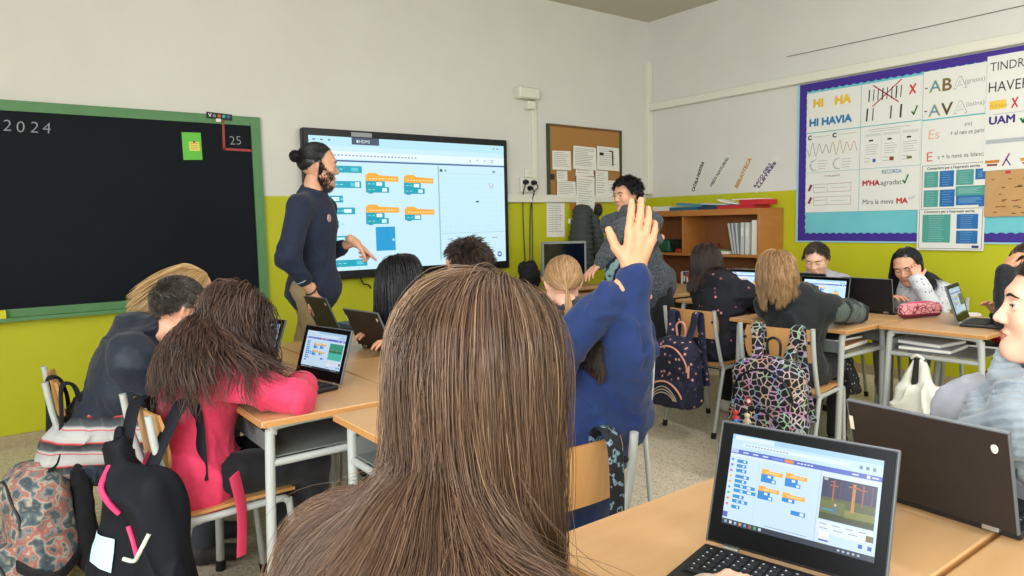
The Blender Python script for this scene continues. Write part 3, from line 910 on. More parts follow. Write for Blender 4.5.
m.stroke([(1.412, 2.02), (1.408, 1.846), (1.60, 1.843)], .016, mat('red_tape', 'A43A3C', rough=.6), bfr, n=.0187)
for i in range(4):
    rng = random.Random(i + 3); x = rng.uniform(.2, 1.4); z = rng.uniform(1.0, 1.85); a = rng.uniform(-.7, .2)
    m.stroke([(x, z), (x + .12 * math.cos(a), z + .12 * math.sin(a))], .002, mat('chalk_faint', '20262E', rough=.9), bfr, n=.0186)
m.build('slate', bb)
for nm, pts in (('frame_rail', [(BX0, BZ1 - .062), (BX1, BZ1 - .062), (BX1, BZ1), (BX0, BZ1)]), ('frame_rail', [(BX0, BZ0), (BX1, BZ0), (BX1, BZ0 + .06), (BX0, BZ0 + .06)]),
                ('frame_stile', [(BX1 - .065, BZ0), (BX1, BZ0), (BX1, BZ1), (BX1 - .065, BZ1)]), ('frame_stile', [(BX0, BZ0), (BX0 + .065, BZ0), (BX0 + .065, BZ1), (BX0, BZ1)])):
    MB().prism(pts, .0, .03 if nm == 'frame_rail' else .034, M_BGREEN, bfr).build(nm, bb)
m = MB(); m.prism([(BX0, BZ0 - .01), (BX1 - .02, BZ0 - .01), (BX1 - .02, BZ0 + .012), (BX0, BZ0 + .012)], .034, .085, M_BGREEN, bfr); m.build('chalk_ledge', bb)
m = MB(); m.prism([(1.37, .797), (1.5, .797), (1.5, .835), (1.37, .835)], .04, .075, mat('duster_felt', 'A79A86', rough=.9), wall_front)
single(m, 'board_duster', 'beige felt duster on the ledge of the blackboard', 'duster')
m = MB(); m.prism([(-.01, .797), (.10, .797), (.10, .845), (-.01, .845)], .04, .075, mat('sponge_yellow', 'D9CF3C', rough=.95), wall_front)
single(m, 'sponge', 'yellow sponge on the ledge of the blackboard', 'sponge')
m = MB(); m.prism([(1.141, 1.762), (1.262, 1.767), (1.26, 1.948), (1.139, 1.945)], .019, .021, mat('paper_green', '6BC24E', rough=.8), wall_front)
m.prism([(1.183, 1.825), (1.248, 1.826), (1.247, 1.885), (1.181, 1.884)], .021, .0215, mat('paper_yellow', 'E9D873', rough=.8), wall_front)
for i in range(4): m.stroke([(1.190, 1.838 + i * .012), (1.24, 1.838 + i * .012)], .003, mat('ink_brown', 'B5792F', rough=.8), wall_front, n=.0222)
m.disc((1.214, 1.885), .008, mat('red_tape'), wall_front, h=.023)
single(m, 'green_paper', 'green paper with a small yellow note pinned on the blackboard', 'paper')
m = MB(); m.prism([(1.300, 2.048), (1.468, 2.040), (1.468, 2.082), (1.300, 2.090)], .035, .038, mat('sign_black', '15161C', rough=.5), wall_front)
for i, (ch, c) in enumerate(zip('V****', ('E8E8E8', '7A8290', 'D0603A', '31B890', '3E63B8'))):
    if ch == 'V': m.text('V', 1.312, 2.056, .035, mat('sign_' + c, c), wall_front, n=.0385, bold=.02)
    else: m.disc((1.351 + .031 * (i - 1), 2.066), .011, mat('sign_' + c, c), wall_front, h=.0388)
m.prism([(1.36, 2.026), (1.392, 2.026), (1.392, 2.048), (1.36, 2.048)], .035, .04, mat('paper_white', 'E6E4DC', rough=.8), wall_front)
m.prism([(1.40, 2.022), (1.414, 2.022), (1.414, 2.042), (1.40, 2.042)], .035, .04, mat('red_tape'), wall_front)
single(m, 'name_strip', 'small black strip with coloured letters on top of the blackboard frame', 'sign')

# ------------------------------------------------------------------ interactive display
def em(hexcol, e=1.0): return mat('screen_%s_%g' % (hexcol, e), hexcol, emit=e)
M_BLACK = mat('black_plastic', '0E1118', rough=.35)
tv = thing('interactive_display', 'big wall mounted touch display showing coding blocks', 'display', (2.88, FRONT_Y - .052, .89))
TO = Vector(tv.location)
def tfr(u, v, n): return (u - TO.x, FRONT_Y - n - TO.y, v - TO.z)
TX0, TX1, TZ0, TZ1 = 1.947, 3.81, .887, 2.02
m = MB(); m.box((0, .005, .566), (TX1 - TX0, .065, TZ1 - TZ0), M_BLACK, bev=.008)
m.build('case', tv)
m = MB(); m.box((0, .032, .5), (.7, .03, .5), M_BLACK); m.build('wall_bracket', tv)
SX0, SX1, SZ0, SZ1 = 1.990, 3.768, .955, 1.968
N0 = .0812
m = MB()
BGS = em('CFF3FF', .98)
m.rect(SX0, SZ0, SX1, SZ1, BGS, tfr, N0)
def tr_(u0, v0, u1, v1, c, lvl=1, e=1.0): m.rect(u0, v0, u1, v1, em(c, e), tfr, N0 + .0004 * lvl)
tr_(SX0, 1.805, SX1, 1.86, 'E9FBFF'); tr_(SX0, 1.90, SX1, SZ1, 'BDEBFA')
tr_(SX0, 1.783, SX1, 1.795, '4A67A8', 2, .8)
tr_(2.33, 1.915, 2.56, 1.968, '50607E', 2, .7); m.text('HDMI', 2.39, 1.928, .036, em('E8F2FF'), tfr, N0 + .0014)
tr_(2.37, 1.93, 2.385, 1.95, 'E8F2FF', 3)
for i in range(24): tr_(2.18 + i * .030, 1.826, 2.18 + i * .030 + .018, 1.836, '8FA6B8', 2)
for i in range(3): tr_(2.02 + .06 * i, 1.935, 2.04 + .06 * i, 1.945, '5C7488', 2)
for i in range(5): m.text('x*>D:'[i], 3.40 + .075 * i, 1.815, .04, em('4A6070', .7), tfr, N0 + .001)
for i in range(2): tr_(3.65 + i * .04, 1.935, 3.665 + i * .04, 1.945, '5C7488', 2)
BT, BT2, OR, WH = '0AA6BE', '0894B0', 'F9B23C', 'E8FDFF'
# palette of blocks on the left
for (x0, z, x1) in ((2.02, 1.70, 2.405), (2.02, 1.585, 2.395), (2.02, 1.475, 2.24), (2.02, 1.385, 2.335), (2.02, 1.17, 2.27), (2.02, 1.07, 2.235), (2.02, .985, 2.42), (2.02, 1.285, 2.2)):
    tr_(x0, z, x1, z + .052, BT, 1)
    tr_(x1 - .09, z + .012, x1 - .03, z + .040, WH if x1 < 2.39 else '5CD0DE', 2)
    for j in range(3): tr_(x0 + .12 + j * .04, z + .022, x0 + .145 + j * .04, z + .030, '8BE4EE', 3)
tr_(2.345, 1.593, 2.38, 1.63, WH, 2)
def script(x, z, w1, w2, rows=2):
    m.prism([(x, z), (x + w1, z - .004), (x + w1, z + .038), (x + .12, z + .045), (x + .09, z + .062), (x + .03, z + .062), (x, z + .045)], N0 + .0002, N0 + .0006, em(OR), tfr)
    for j in range(9): tr_(x + .03 + j * .027, z + .014, x + .048 + j * .027, z + .022, 'FFE2A8', 4)
    for i in range(rows):
        zz = z - .045 * (i + 1); ww = w2 + (.035 if i else 0)
        tr_(x, zz, x + ww, zz + .045, BT, 1); tr_(x + (.09 if i == 0 else ww - .06), zz + .008, x + (.14 if i == 0 else ww - .02), zz + .036, WH, 2)
        for j in range(2): tr_(x + .02 + j * .035, zz + .018, x + .04 + j * .035, zz + .026, '7ADCE6', 3)
        tr_(x, zz, x + ww, zz + .002, '067E98', 3)
    tr_(x + .02, z - .045 * rows - .008, x + .06, z - .045 * rows, BT, 1)
script(2.432, 1.642, .285, .165); script(2.765, 1.634, .275, .155)
script(2.424, 1.397, .29, .16); script(2.764, 1.378, .275, .15, 1)
tr_(2.502, 1.095, 2.672, 1.284, '1E9FD8', 1); tr_(2.60, 1.18, 2.603, 1.284, '1787C0', 2); tr_(2.645, 1.17, 2.665, 1.19, 'A8E6FF', 2)
# stage grid at the right
tr_(3.085, 1.768, 3.098, 1.0, 'A6CFDC', 1, .9)
tr_(3.10, 1.715, SX1, 1.718, 'B9DCE8', 1)
for i in range(16): tr_(3.12 + i * .04, 1.225, 3.1215 + i * .04, 1.71, 'B4E4EE', 1)
for i in range(12): tr_(3.11, 1.235 + i * .04, 3.75, 1.2365 + i * .04, 'B4E4EE', 1)
tr_(3.11, 1.215, 3.76, 1.219, '9CC8D8', 1)
tr_(3.105, 1.728, 3.13, 1.75, '3A7A5A', 2, .6); tr_(3.15, 1.73, 3.17, 1.748, 'A0A8B0', 2); tr_(3.64, 1.73, 3.67, 1.75, '8AA0B0', 2)
tr_(3.46, 1.475, 3.49, 1.488, '34505C', 2, .6); m.stroke([(3.60, 1.64), (3.62, 1.60)], .006, em('D88A9A'), tfr, N0 + .002); m.stroke([(3.63, 1.60), (3.645, 1.63)], .006, em('B08AA0'), tfr, N0 + .002)
for x, z in ((3.16, 1.165), (3.16, 1.12), (3.5, 1.165), (3.62, 1.165)): tr_(x, z, x + .06, z + .006, '7F9AA8', 2)
tr_(3.13, .965, 3.24, 1.03, 'E8F6FF', 2); m.prism([(3.70 + .024 * math.cos(a), 1.02 + .024 * math.sin(a)) for a in np.linspace(0, 6.0, 14)], N0 + .0002, N0 + .001, em('4A66C0', .9), tfr); tr_(3.688, 1.012, 3.712, 1.03, 'E8F0FF', 4)
m.build('screen', tv)
m = MB(); m.prism([(2.33, 1.975), (2.50, 1.975), (2.50, 2.008), (2.33, 2.008)], .0795, .082, mat('grey_label', '9AA0A8', rough=.5), tfr); m.build('sticker', tv)
tag_l = None
m = MB(); m.tube([tfr(2.37, .89, .05), tfr(2.40, .84, .04), tfr(2.44, .83, .035), tfr(2.47, .80, .022)], .006, M_BLACK, smooth_pts=5); m.tube([tfr(2.74, .89, .05), tfr(2.76, .80, .04), tfr(2.70, .74, .022)], .006, M_BLACK, smooth_pts=5); m.build('cable', tv, True)

# ------------------------------------------------------------------ things on the front wall
t = thing('wall_speaker', 'white box and small junction box high on the front wall', 'speaker', (4.07, FRONT_Y, 2.40))
def sf(u, v, n): return (u - 4.07, -n, v - 2.40)
m = MB(); m.box((0, -.05, .055), (.235, .10, .10), M_TRUNK, bev=.012); m.build('case', t)
MB().box((.122, -.05, .055), (.012, .05, .06), mat('grille_grey', '6E6E68')).build('connector', t)
MB().box((.04, -.035, -.045), (.095, .07, .075), M_TRUNK, bev=.006).build('junction_box', t)
m = MB(); m.box((4.175, FRONT_Y - .0125, 1.995), (.055, .025, .80), M_TRUNK, bev=.004); single(m, 'cable_duct', 'narrow white duct running down the wall from the speaker', 'duct')
m = MB(); m.box((4.108, FRONT_Y - .012, 1.745), (.10, .024, .085), M_TRUNK, bev=.005); m.prism([(4.085, 1.73), (4.13, 1.73), (4.13, 1.76), (4.085, 1.76)], .024, .028, M_WHITE, wall_front)
single(m, 'wall_switch', 'white square wall switch above the plugged sockets', 'switch')
t = thing('power_socket', 'white double wall socket with black plugs', 'socket', (4.085, FRONT_Y, 1.56))
m = MB(); m.box((0, -.018, .075), (.185, .036, .13), M_TRUNK, bev=.006); m.build('plate', t)
for x, z in ((-.05, .10), (.045, .095), (.0, .045)):
    MB().lathe([(.024, 0), (.024, .02), (.016, .045)], M_BLACK, n=14).build('plug', t).matrix_local = Matrix.Translation((x, -.036, z)) @ Matrix.Rotation(R(90), 4, 'X')
cb = [[(-.05, -.08, .10), (-.075, -.07, .06), (-.07, -.03, -.05), (-.06, -.02, -.4), (-.03, -.02, -1.0), (.02, -.03, -1.2)],
      [(.045, -.08, .095), (.075, -.07, .05), (.05, -.04, 0), (.02, -.02, -.2), (.0, -.02, -.8), (-.01, -.02, -1.3)],
      [(0, -.08, .045), (.03, -.07, .0), (.035, -.03, -.1), (.04, -.02, -.5), (.03, -.02, -1.1), (.05, -.02, -1.35)]]
for c in cb: MB().tube(c, .005, M_BLACK, n=8, smooth_pts=8).build('cable', t, True)
# cork board
M_CORK = mat('cork', 'B0824A', rough=.9, var='9A6C38', scale=110, amount=.3)
t = thing('cork_board', 'brown cork notice board with dark green side rails', 'notice board', (4.81, FRONT_Y - .002, 1.52))
def cf(u, v, n): return (u - 4.81, -n, v - 1.52)
m = MB(); m.prism([(4.335, 1.555), (5.295, 1.52), (5.295, 2.195), (4.335, 2.205)], 0, .018, M_CORK, cf); m.build('cork_panel', t)
for u0, u1, v0, v1 in ((4.325, 4.35, 1.55, 2.21), (5.28, 5.305, 1.52, 2.20)):
    MB().prism([(u0, v0), (u1, v0), (u1, v1), (u0, v1)], 0, .028, mat('rail_green', '3E4A2C', rough=.5), cf).build('side_rail', t)
MB().prism([(4.35, 2.19), (5.28, 2.18), (5.28, 2.20), (4.35, 2.212)], 0, .026, mat('rail_brown', '6E4C2A', rough=.5), cf).build('top_rail', t)
rng = random.Random(4)
M_INK = mat('ink_grey', '7C7C7C', rough=.9); M_PAPER = mat('paper_white', 'E6E4DC', rough=.8); M_INK2 = mat('ink_black', '222226', rough=.8)
def sheet(corners, label, rows=9, n=.03, table=False, dark=False, frame=wall_front, group=None, m_=None, seed=1):
    rng = random.Random(seed); mb = MB(); (a, b, c_, d) = corners
    mb.prism(corners, n, n + .0012, m_ or M_PAPER, frame)
    def bl(s, t_):
        return (a[0] * (1 - s) * (1 - t_) + b[0] * s * (1 - t_) + c_[0] * s * t_ + d[0] * (1 - s) * t_, a[1] * (1 - s) * (1 - t_) + b[1] * s * (1 - t_) + c_[1] * s * t_ + d[1] * (1 - s) * t_)
    for i in range(rows):
        tt = .9 - i * .8 / rows
        mb.stroke([bl(.08, tt), bl(rng.uniform(.6, .93), tt)], .0035, M_INK, frame, n + .002)
    if table:
        for s in (.3, .55, .75): mb.stroke([bl(s, .1), bl(s, .9)], .002, M_INK, frame, n + .002)
    if dark:
        mb.stroke([bl(.70, .25), bl(.70, .82)], .02, M_INK2, frame, n + .0022); mb.stroke([bl(.70, .82), bl(.55, .84)], .012, M_INK2, frame, n + .0022)
        mb.stroke([bl(.14, .68), bl(.26, .68)], .03, M_INK2, frame, n + .0022)
    return single(mb, 'paper_sheet', label, 'paper', group)
sheet([(4.375, 1.785), (4.61, 1.782), (4.605, 1.965), (4.375, 1.96)], 'white printed sheet, upper left of those on the cork board', 8, seed=1)
sheet([(4.63, 1.80), (4.945, 1.79), (4.935, 2.01), (4.64, 2.02)], 'large printed sheet at the upper middle of the cork board', 11, .033, seed=2)
sheet([(4.955, 1.80), (5.265, 1.79), (5.26, 2.02), (4.955, 2.03)], 'sheet with a bold black bar, upper right of the cork board', 9, .03, dark=True, seed=3)
sheet([(4.425, 1.68), (4.56, 1.682), (4.558, 1.775), (4.425, 1.775)], 'small sheet in the middle of the left side of the cork board', 4, .031, seed=4)
sheet([(4.415, 1.53), (4.66, 1.52), (4.65, 1.675), (4.42, 1.68)], 'sheet at the lower left of the cork board', 7, .042, seed=5)
sheet([(4.655, 1.40), (4.90, 1.385), (4.905, 1.72), (4.665, 1.735)], 'long creased sheet hanging below the edge of the cork board', 12, .044, seed=6)
sheet([(4.915, 1.53), (5.09, 1.52), (5.09, 1.785), (4.92, 1.79)], 'pale upright sheet right of the long creased one', 9, .043, seed=7)
sheet([(5.09, 1.53), (5.30, 1.525), (5.30, 1.69), (5.095, 1.695)], 'sheet at the lower right corner of the cork board', 5, .042, seed=8)
sheet([(4.66, 1.735), (4.905, 1.73), (4.90, 1.79), (4.67, 1.795)], 'short strip of paper between two sheets on the cork board', 2, .032, seed=9)
sheet([(4.313, 1.15), (4.54, 1.145), (4.545, 1.472), (4.32, 1.478)], 'white timetable sheet taped on the lime wall under the sockets', 12, .001, table=True, seed=10)
m = MB(); m.prism([(4.345, 1.69), (4.395, 1.69), (4.395, 1.745), (4.345, 1.745)], .03, .034, mat('photo_dark', '3A2E28', rough=.5), wall_front); single(m, 'small_photo', 'tiny dark photo pinned at the edge of the cork board', 'photo')
m = MB(); m.box((4.66, FRONT_Y - .012, 1.295), (.15, .024, .055), M_TRUNK, bev=.005); m.disc((4.615, 1.297), .014, mat('dot_green', '3E9A6A'), wall_front, h=.026); m.disc((4.665, 1.297), .012, mat('dot_blue', '7FA0C8'), wall_front, h=.026)
single(m, 'call_button', 'small white button plate on the lime wall', 'button')

# ------------------------------------------------------------------ display of posters on the right wall
PURP = mat('border_purple', '3F2A8C', rough=.6); AQUA = mat('backing_aqua', '74C6CE', rough=.7, var='66B9C4', scale=5); AQ2 = mat('backing_aqua_light', '9CCFE0', rough=.7)
t = thing('poster_board', 'long aqua display board with a scalloped purple border', 'notice board', (RIGHT_X - .002, 2.2, 1.085))
def pf(u, v, n): return (-n, u - 2.2, v - 1.085)
Y1, Y0, Z0, Z1 = 3.45, .6, 1.085, 2.412
m = MB(); m.prism([(Y0, Z0), (Y1, Z0), (Y1, Z1), (Y0, Z1)], 0, .008, AQUA, pf); m.build('backing', t)
m = MB(); m.prism([(Y1, Z0 - .015), (Y1 + .022, Z0 - .015), (Y1 + .022, Z1), (Y1, Z1)], 0, .009, AQ2, pf); m.prism([(Y0, Z0 - .012), (Y1, Z0 - .012), (Y1, Z0), (Y0, Z0)], 0, .009, AQ2, pf); m.build('paper_edge', t)
def scallop(p0, p1, inward, w=.062, pitch=.058):
    (x0, y0), (x1, y1) = p0, p1; L = math.hypot(x1 - x0, y1 - y0); n = max(2, round(L / pitch)); ux, uy = (x1 - x0) / L, (y1 - y0) / L
    out = [p0, p1]; pts = []
    for i in range(n * 6 + 1):
        s = L * i / (n * 6); d = w + .011 * abs(math.sin(math.pi * i / 6)) - .004
        pts.append((x0 + ux * s + inward[0] * d, y0 + uy * s + inward[1] * d))
    return out + pts[::-1]
for p0, p1, inw in (((Y0, Z1), (Y1, Z1), (0, -1)), ((Y0, Z0), (Y1, Z0), (0, 1)), ((Y1, Z0), (Y1, Z1), (-1, 0))):
    MB().prism(scallop(p0, p1, inw), .0081, .0125 if inw[0] == 0 else .0131, PURP, pf).build('border', t)
PW, PH = .462, .328
M_LAM = mat('laminated_paper', 'E2E2DC', rough=.22, spec=.5)
class Poster(MB):
    def __init__(s, yl, zt, w=PW, h=PH, n=.014, back=None):
        super().__init__(); s.yl, s.zt, s.w, s.h, s.n = yl, zt, w, h, n
        s.f_ = lambda u, v, k: (RIGHT_X - n - k, yl - u * w, zt - v * h)        # u right, v down, 0..1
        s.g_ = lambda u, v, k: (RIGHT_X - n - k, yl - u, zt - h + v)               # metres from lower left
        s.prism([(0, 0), (0, 1), (1, 1), (1, 0)], 0, .0012, back or M_LAM, s.f_)
    def t(s, body, u, v, size, c, **k): s.text(body, u * s.w, (1 - v) * s.h, size, mat('print_' + c, c, rough=.6), s.g_, n=k.pop('n', .0018), **k); return s
    def l(s, pts, w, c, n=.0017): s.stroke([(a * s.w, (1 - b) * s.h) for a, b in pts], w, mat('print_' + c, c, rough=.6), s.g_, n=n); return s
    def r(s, u0, v0, u1, v1, c, n=.0015): s.rect(u0, v0, u1, v1, mat('print_' + c, c, rough=.5), s.f_, n=n); return s
    def lines(s, u0, v0, u1, v1, k, c, w=.003, seed=0):
        rg = random.Random(seed)
        for i in range(k): v = v0 + (v1 - v0) * i / max(k - 1, 1); s.l([(u0, v), (u0 + (u1 - u0) * rg.uniform(.7, 1), v)], w, c, n=.0019)
        return s
    def check(s, u, v, k=1.0): return s.l([(u - .03 * k, v + .02), (u, v + .08 * k), (u + .05 * k, v - .10 * k)], .012 * k, '2E7A3A')
    def cross(s, u, v, k=1.0, c='C8323A'): s.l([(u - .035 * k, v - .09 * k), (u + .04 * k, v + .09 * k)], .013 * k, c); return s.l([(u + .045 * k, v - .1 * k), (u - .04 * k, v + .1 * k)], .013 * k, c, n=.0019)
    def done(s, label): return single(s, 'poster', label, 'poster')
p = Poster(3.383, 2.328)
p.t('HI', .12, .37, .095, 'E6B92E', fat=.0055).t('HA', .53, .37, .095, 'E6B92E', fat=.0055).t('HI HAVIA', .05, .84, .085, '2779B0', fat=.0045, fit=.36).done('poster lettered HI HA in yellow over HI HAVIA in blue')
p = Poster(2.917, 2.328)
for i in range(8): p.l([(.13 + i * .075, .42), (.14 + i * .075, .16)], .007 if i % 3 else .010, '2A2A2E')
p.l([(.20, .06), (.62, .52)], .009, 'A8242E').l([(.20, .55), (.66, .02)], .009, 'A8242E').cross(.84, .28)
for i, (u, w) in enumerate(((.10, .012), (.20, .008), (.50, .010), (.66, .014))): p.l([(u, .88), (u + .01, .60)], w, '222226')
p.check(.87, .78); p.done('poster of tally strokes crossed out in red, with a green tick below')
p = Poster(2.452, 2.345, w=.415, h=.35)
for i, (ch, cs) in enumerate((('A', ('D8C23A', '3A86B8')), ('B', ('3E7A4A', '8A5A2A')), ('A', ('A0A0A0', 'B8B8B8')))):
    p.t(ch, .10 + .20 * i, .45, .125, cs[0], fat=.0028).t(ch, .105 + .20 * i, .44, .115, cs[1] if i < 2 else 'E2E2DC', n=.0022)
for i, (ch, cs) in enumerate((('A', ('E0B83A', '4A90B8')), ('V', ('2E6A4A', '6A3A22')), ('A', ('A8A8A8', 'B8B8B8')))):
    p.t(ch, .10 + .21 * i, .95, .125, cs[0], fat=.0028).t(ch, .105 + .21 * i, .94, .115, cs[1] if i < 2 else 'E2E2DC', n=.0022)
p.t('-', .02, .40, .08, '303030').t('-', .02, .88, .08, '303030').t('(grassa)', .67, .36, .045, '909090', fit=.125).t('(latina)', .70, .83, .045, '909090', fit=.115)
p.done('poster with big decorated letters ABA and AVA')
p = Poster(2.035, 2.375, w=.46, h=.40, n=.0165)
p.t('TINDRE O', .04, .26, .085, '3A3A3E', sx=.8).t('HAVER A', .02, .62, .10, '2E2E34', sx=.8)
p.r(.05, .77, .27, .92, 'E8C24A').t('PLEGAR', .06, .89, .03, 'C89A2A').cross(.38, .84, .8); p.done('poster reading TINDRE O HAVER with a red cross, beside the long board end')
p = Poster(3.383, 1.993)
p.t('C', .03, .16, .05, '202020', fat=.0028).t('C', .50, .16, .05, '202020', fat=.0028).lines(.11, .10, .46, .10, 1, '9A9A9A').lines(.58, .10, .95, .10, 1, '9A9A9A')
w_ = [(.03 + .92 * i / 60, .42 + .14 * math.sin(i * .75) * (1 + .3 * math.sin(i * .21))) for i in range(61)]
for a in range(4): p.l(w_[a * 15:a * 15 + 16], .004, ('7A7A7A', '8A5A8A', 'A09030', 'C06060')[a])
for u in (.08, .52):
    p.l([(u + .12, .68), (u + .04, .72), (u, .82), (u + .04, .93), (u + .12, .95)], .012, 'C4C4C4'); p.lines(u + .16, .72, u + .34, .92, 4, '8A8A8A')
p.done('poster with a long wavy line and two outlined letters C')
p = Poster(2.917, 1.993)
p.lines(.12, .08, .85, .08, 1, '8A8A8A').lines(.15, .13, .7, .13, 1, '9A9A9A')
for i in range(3):
    u = .08 + i * .31; p.r(u, .18, u + .26, .24, 'C8CCC8').r(u + .07, .32, u + .14, .36, '202226').lines(u + .02, .44, u + .24, .66, 5, '8C8C8C', seed=i)
    p.l([(u + .28, .16), (u + .28, .9)], .0015, 'A8A8A8').lines(u, .76, u + .1, .84, 2, '7C7C7C')
p.r(.22, .78, .27, .86, '2A5AA0').r(.50, .76, .57, .85, '8A3A30').r(.78, .78, .86, .84, '6A6A30'); p.done('poster with three printed columns and little coloured icons')
p = Poster(2.452, 1.985)
p.t('Es', .08, .42, .10, 'E2A8A0', shear=.1).t('+ el nen es parir', .42, .38, .045, '2A2A2E', fit=.22).t('(nt)', .62, .20, .035, '4A4A4E')
p.t('E', .07, .92, .10, 'C86A5A').t('s + la neva es blanca', .25, .88, .045, '2A2A2E', fit=.31); p.done('poster with handwritten lines that begin with pink Es')
p = Poster(2.035, 1.972, w=.46, h=.385, n=.0185)
p.t('UAM', .05, .17, .075, '35207A', fat=.0028).check(.50, .10, 1.1)
p.r(.02, .44, .62, .52, 'B8BCC0').lines(.04, .47, .6, .50, 2, '90949A')
p.l([(.04, .84), (.20, .84)], .02, 'C87A2A').l([(.06, .90), (.18, .90)], .014, '7A3A2A').l([(.26, .92), (.34, .72)], .010, '8A3A6A').l([(.30, .80), (.36, .92)], .008, '3A3A8A').l([(.5, .84), (.8, .78)], .022, 'D8923A').l([(.52, .90), (.8, .88)], .012, 'B83A3A')
p.done('poster lettered UAM in purple with a tick and small food drawings')
p = Poster(3.383, 1.662, h=.335)
p.t('COMPLEMENT', .35, .13, .022, '6A6A6A')
for v, c in ((.30, 'A83A4A'), (.62, 'A83A4A')):
    p.l([(.16, v), (.86, v), (.86, v + .2), (.16, v + .2), (.16, v)], .003, '9A6A70').l([(.42, v), (.42, v + .2)], .002, '9A6A70').lines(.18, v + .08, .40, v + .08, 1, '8A4A50').lines(.5, v + .1, .8, v + .1, 1, '9A9A9A').l([(.07, v + .14), (.11, v + .02)], .022, '7A3A5A')
p.done('poster with two framed rows and small red pens, lower left of the display')
p = Poster(2.917, 1.662, h=.335)
p.t('RECORDA', .38, .14, .042, '4A88A8', bold=.02, fit=.15).t("M'HA", .05, .40, .058, 'B0242E', fat=.0028).t('agradat', .36, .40, .055, '2A2A30').check(.76, .30).t('Mira la meva', .06, .84, .055, '2A2A30', fit=.24).t('MA', .63, .84, .058, 'C0242E', fat=.0028)
p.l([(.84, .74), (.92, .70)], .02, 'C4C4C8').done('poster reading RECORDA, M\'HA agradat, Mira la meva MA')
TEAL, BLU = '4E9A90', '2468A8'
p = Poster(2.452, 1.662, h=.345, n=.017)
p.l([(.03, .03), (.97, .03), (.97, .96), (.03, .96), (.03, .03)], .003, '2A3044').t('Connectors per a l\'expressio escrita', .10, .12, .028, '2A2A34', bold=.02, fit=.35)
for (a, b, c_, d, col) in ((.06, .16, .27, .50, TEAL), (.29, .16, .50, .50, BLU), (.53, .16, .78, .48, TEAL), (.80, .16, .95, .38, BLU), (.53, .50, .95, .70, TEAL), (.06, .56, .28, .92, TEAL), (.30, .56, .52, .92, BLU), (.54, .70, .95, .90, BLU)):
    p.r(a, b, c_, d, col); p.lines(a + .04, b + .05, c_ - .04, d - .05, 6, 'A8CCD0' if col == TEAL else '8AB8DC', .002, seed=int(a * 50))
p.r(.86, .90, .94, .945, BLU, .0018); p.done('poster of connectors in a mosaic of teal and blue boxes')
p = Poster(2.462, 1.338, w=.45, h=.315, n=.019)
p.l([(.03, .03), (.97, .03), (.97, .96), (.03, .96), (.03, .03)], .003, '2A3044').t('Connectors per a l\'expressio escrita', .10, .12, .028, '2A2A34', bold=.02, fit=.34)
p.r(.08, .16, .51, .82, TEAL).r(.60, .16, .91, .50, BLU).r(.60, .54, .91, .84, BLU)
p.lines(.18, .20, .42, .78, 12, 'A8CCD0', .002).lines(.66, .20, .85, .46, 7, '8AB8DC', .002).lines(.66, .58, .85, .80, 5, '8AB8DC', .002).r(.83, .88, .93, .94, '2A3A7A')
p.done('poster with one tall teal box and two blue ones, hanging over the border')
p = Poster(2.018, 1.585, w=.46, h=.32, n=.0215, back=mat('kraft_paper', 'C29A68', rough=.8, var='B88E5A', scale=14))
rng = random.Random(8)
for i in range(34):
    u, v = rng.uniform(.03, .95), rng.choice([.18, .36, .50, .66, .80, .92]) + rng.uniform(-.02, .02); p.l([(u, v), (u + rng.uniform(.02, .07), v + rng.uniform(-.01, .01))], .006, rng.choice(['5A3A22', '3A2A1E', '8A3A2A']))
p.l([(.28, .05), (.32, .05)], .02, 'B83A3A').done('brown kraft paper poster with handwritten notes')
# lettered strips on the white wall
for i, (a, b, word, c, bc) in enumerate((((4.60, 1.56), (4.475, 1.84), 'CATALA NOSTRA', '26262C', 'DAD8CE'), ((4.385, 1.60), (4.19, 1.86), 'MEDI NATURAL', '6E727C', 'DAD8CE'), ((4.095, 1.57), (3.945, 1.83), 'BIBLIOTECA', 'B8843A', 'D8D4C4'), ((3.885, 1.56), (3.685, 1.81), 'RACO DELS', '5A3470', 'DAD8D2'))):
    dy, dz = b[0] - a[0], b[1] - a[1]; L = math.hypot(dy, dz); uy, uz = dy / L, dz / L
    def sf2(u, v, n, a=a, uy=uy, uz=uz): return (RIGHT_X - n, a[0] + uy * u + uz * v, a[1] + uz * u - uy * v)
    m = MB(); m.prism([(-.03, -.035), (L + .03, -.035), (L + .03, .035), (-.03, .035)], 0, .0015, mat('strip_' + bc, bc, rough=.7), sf2)
    if i == 3: m.text(word, 0, .004, .036, mat('print_' + c, c), sf2, .002, fat=.0022, fit=L * .8); m.text('LLETRES', 0.02, -.03, .036, mat('print_' + c, c), sf2, .002, fat=.0028, fit=L * .85)
    else: m.text(word, .005, -.014, .05 if i != 1 else .045, mat('print_' + c, c), sf2, .002, fat=.0022, fit=L)
    single(m, 'word_strip', ('white strip with black letters, tilted, nearest the room corner', 'white strip with faint grey letters, tilted', 'white strip with ochre letters, tilted', 'white strip with two rows of purple letters, beside the display board')[i], 'sign')

# ------------------------------------------------------------------ furniture
M_STEEL = mat('grey_steel_tube', 'A9AEAC', rough=.35, metal=.0, spec=.6)
M_PLY = mat('beech_ply', 'D2A068', rough=.42, var='C58F58', scale=9, amount=.35, stretch=(1, 6, 1))
M_PLYE = mat('beech_edge', 'B9854E', rough=.5)
M_DESK = mat('desk_laminate', 'C6A074', rough=.36, var='BC9264', scale=6, amount=.4, stretch=(1, 5, 1), spec=.5)
M_RUB = mat('black_rubber', '1A1A1C', rough=.7)

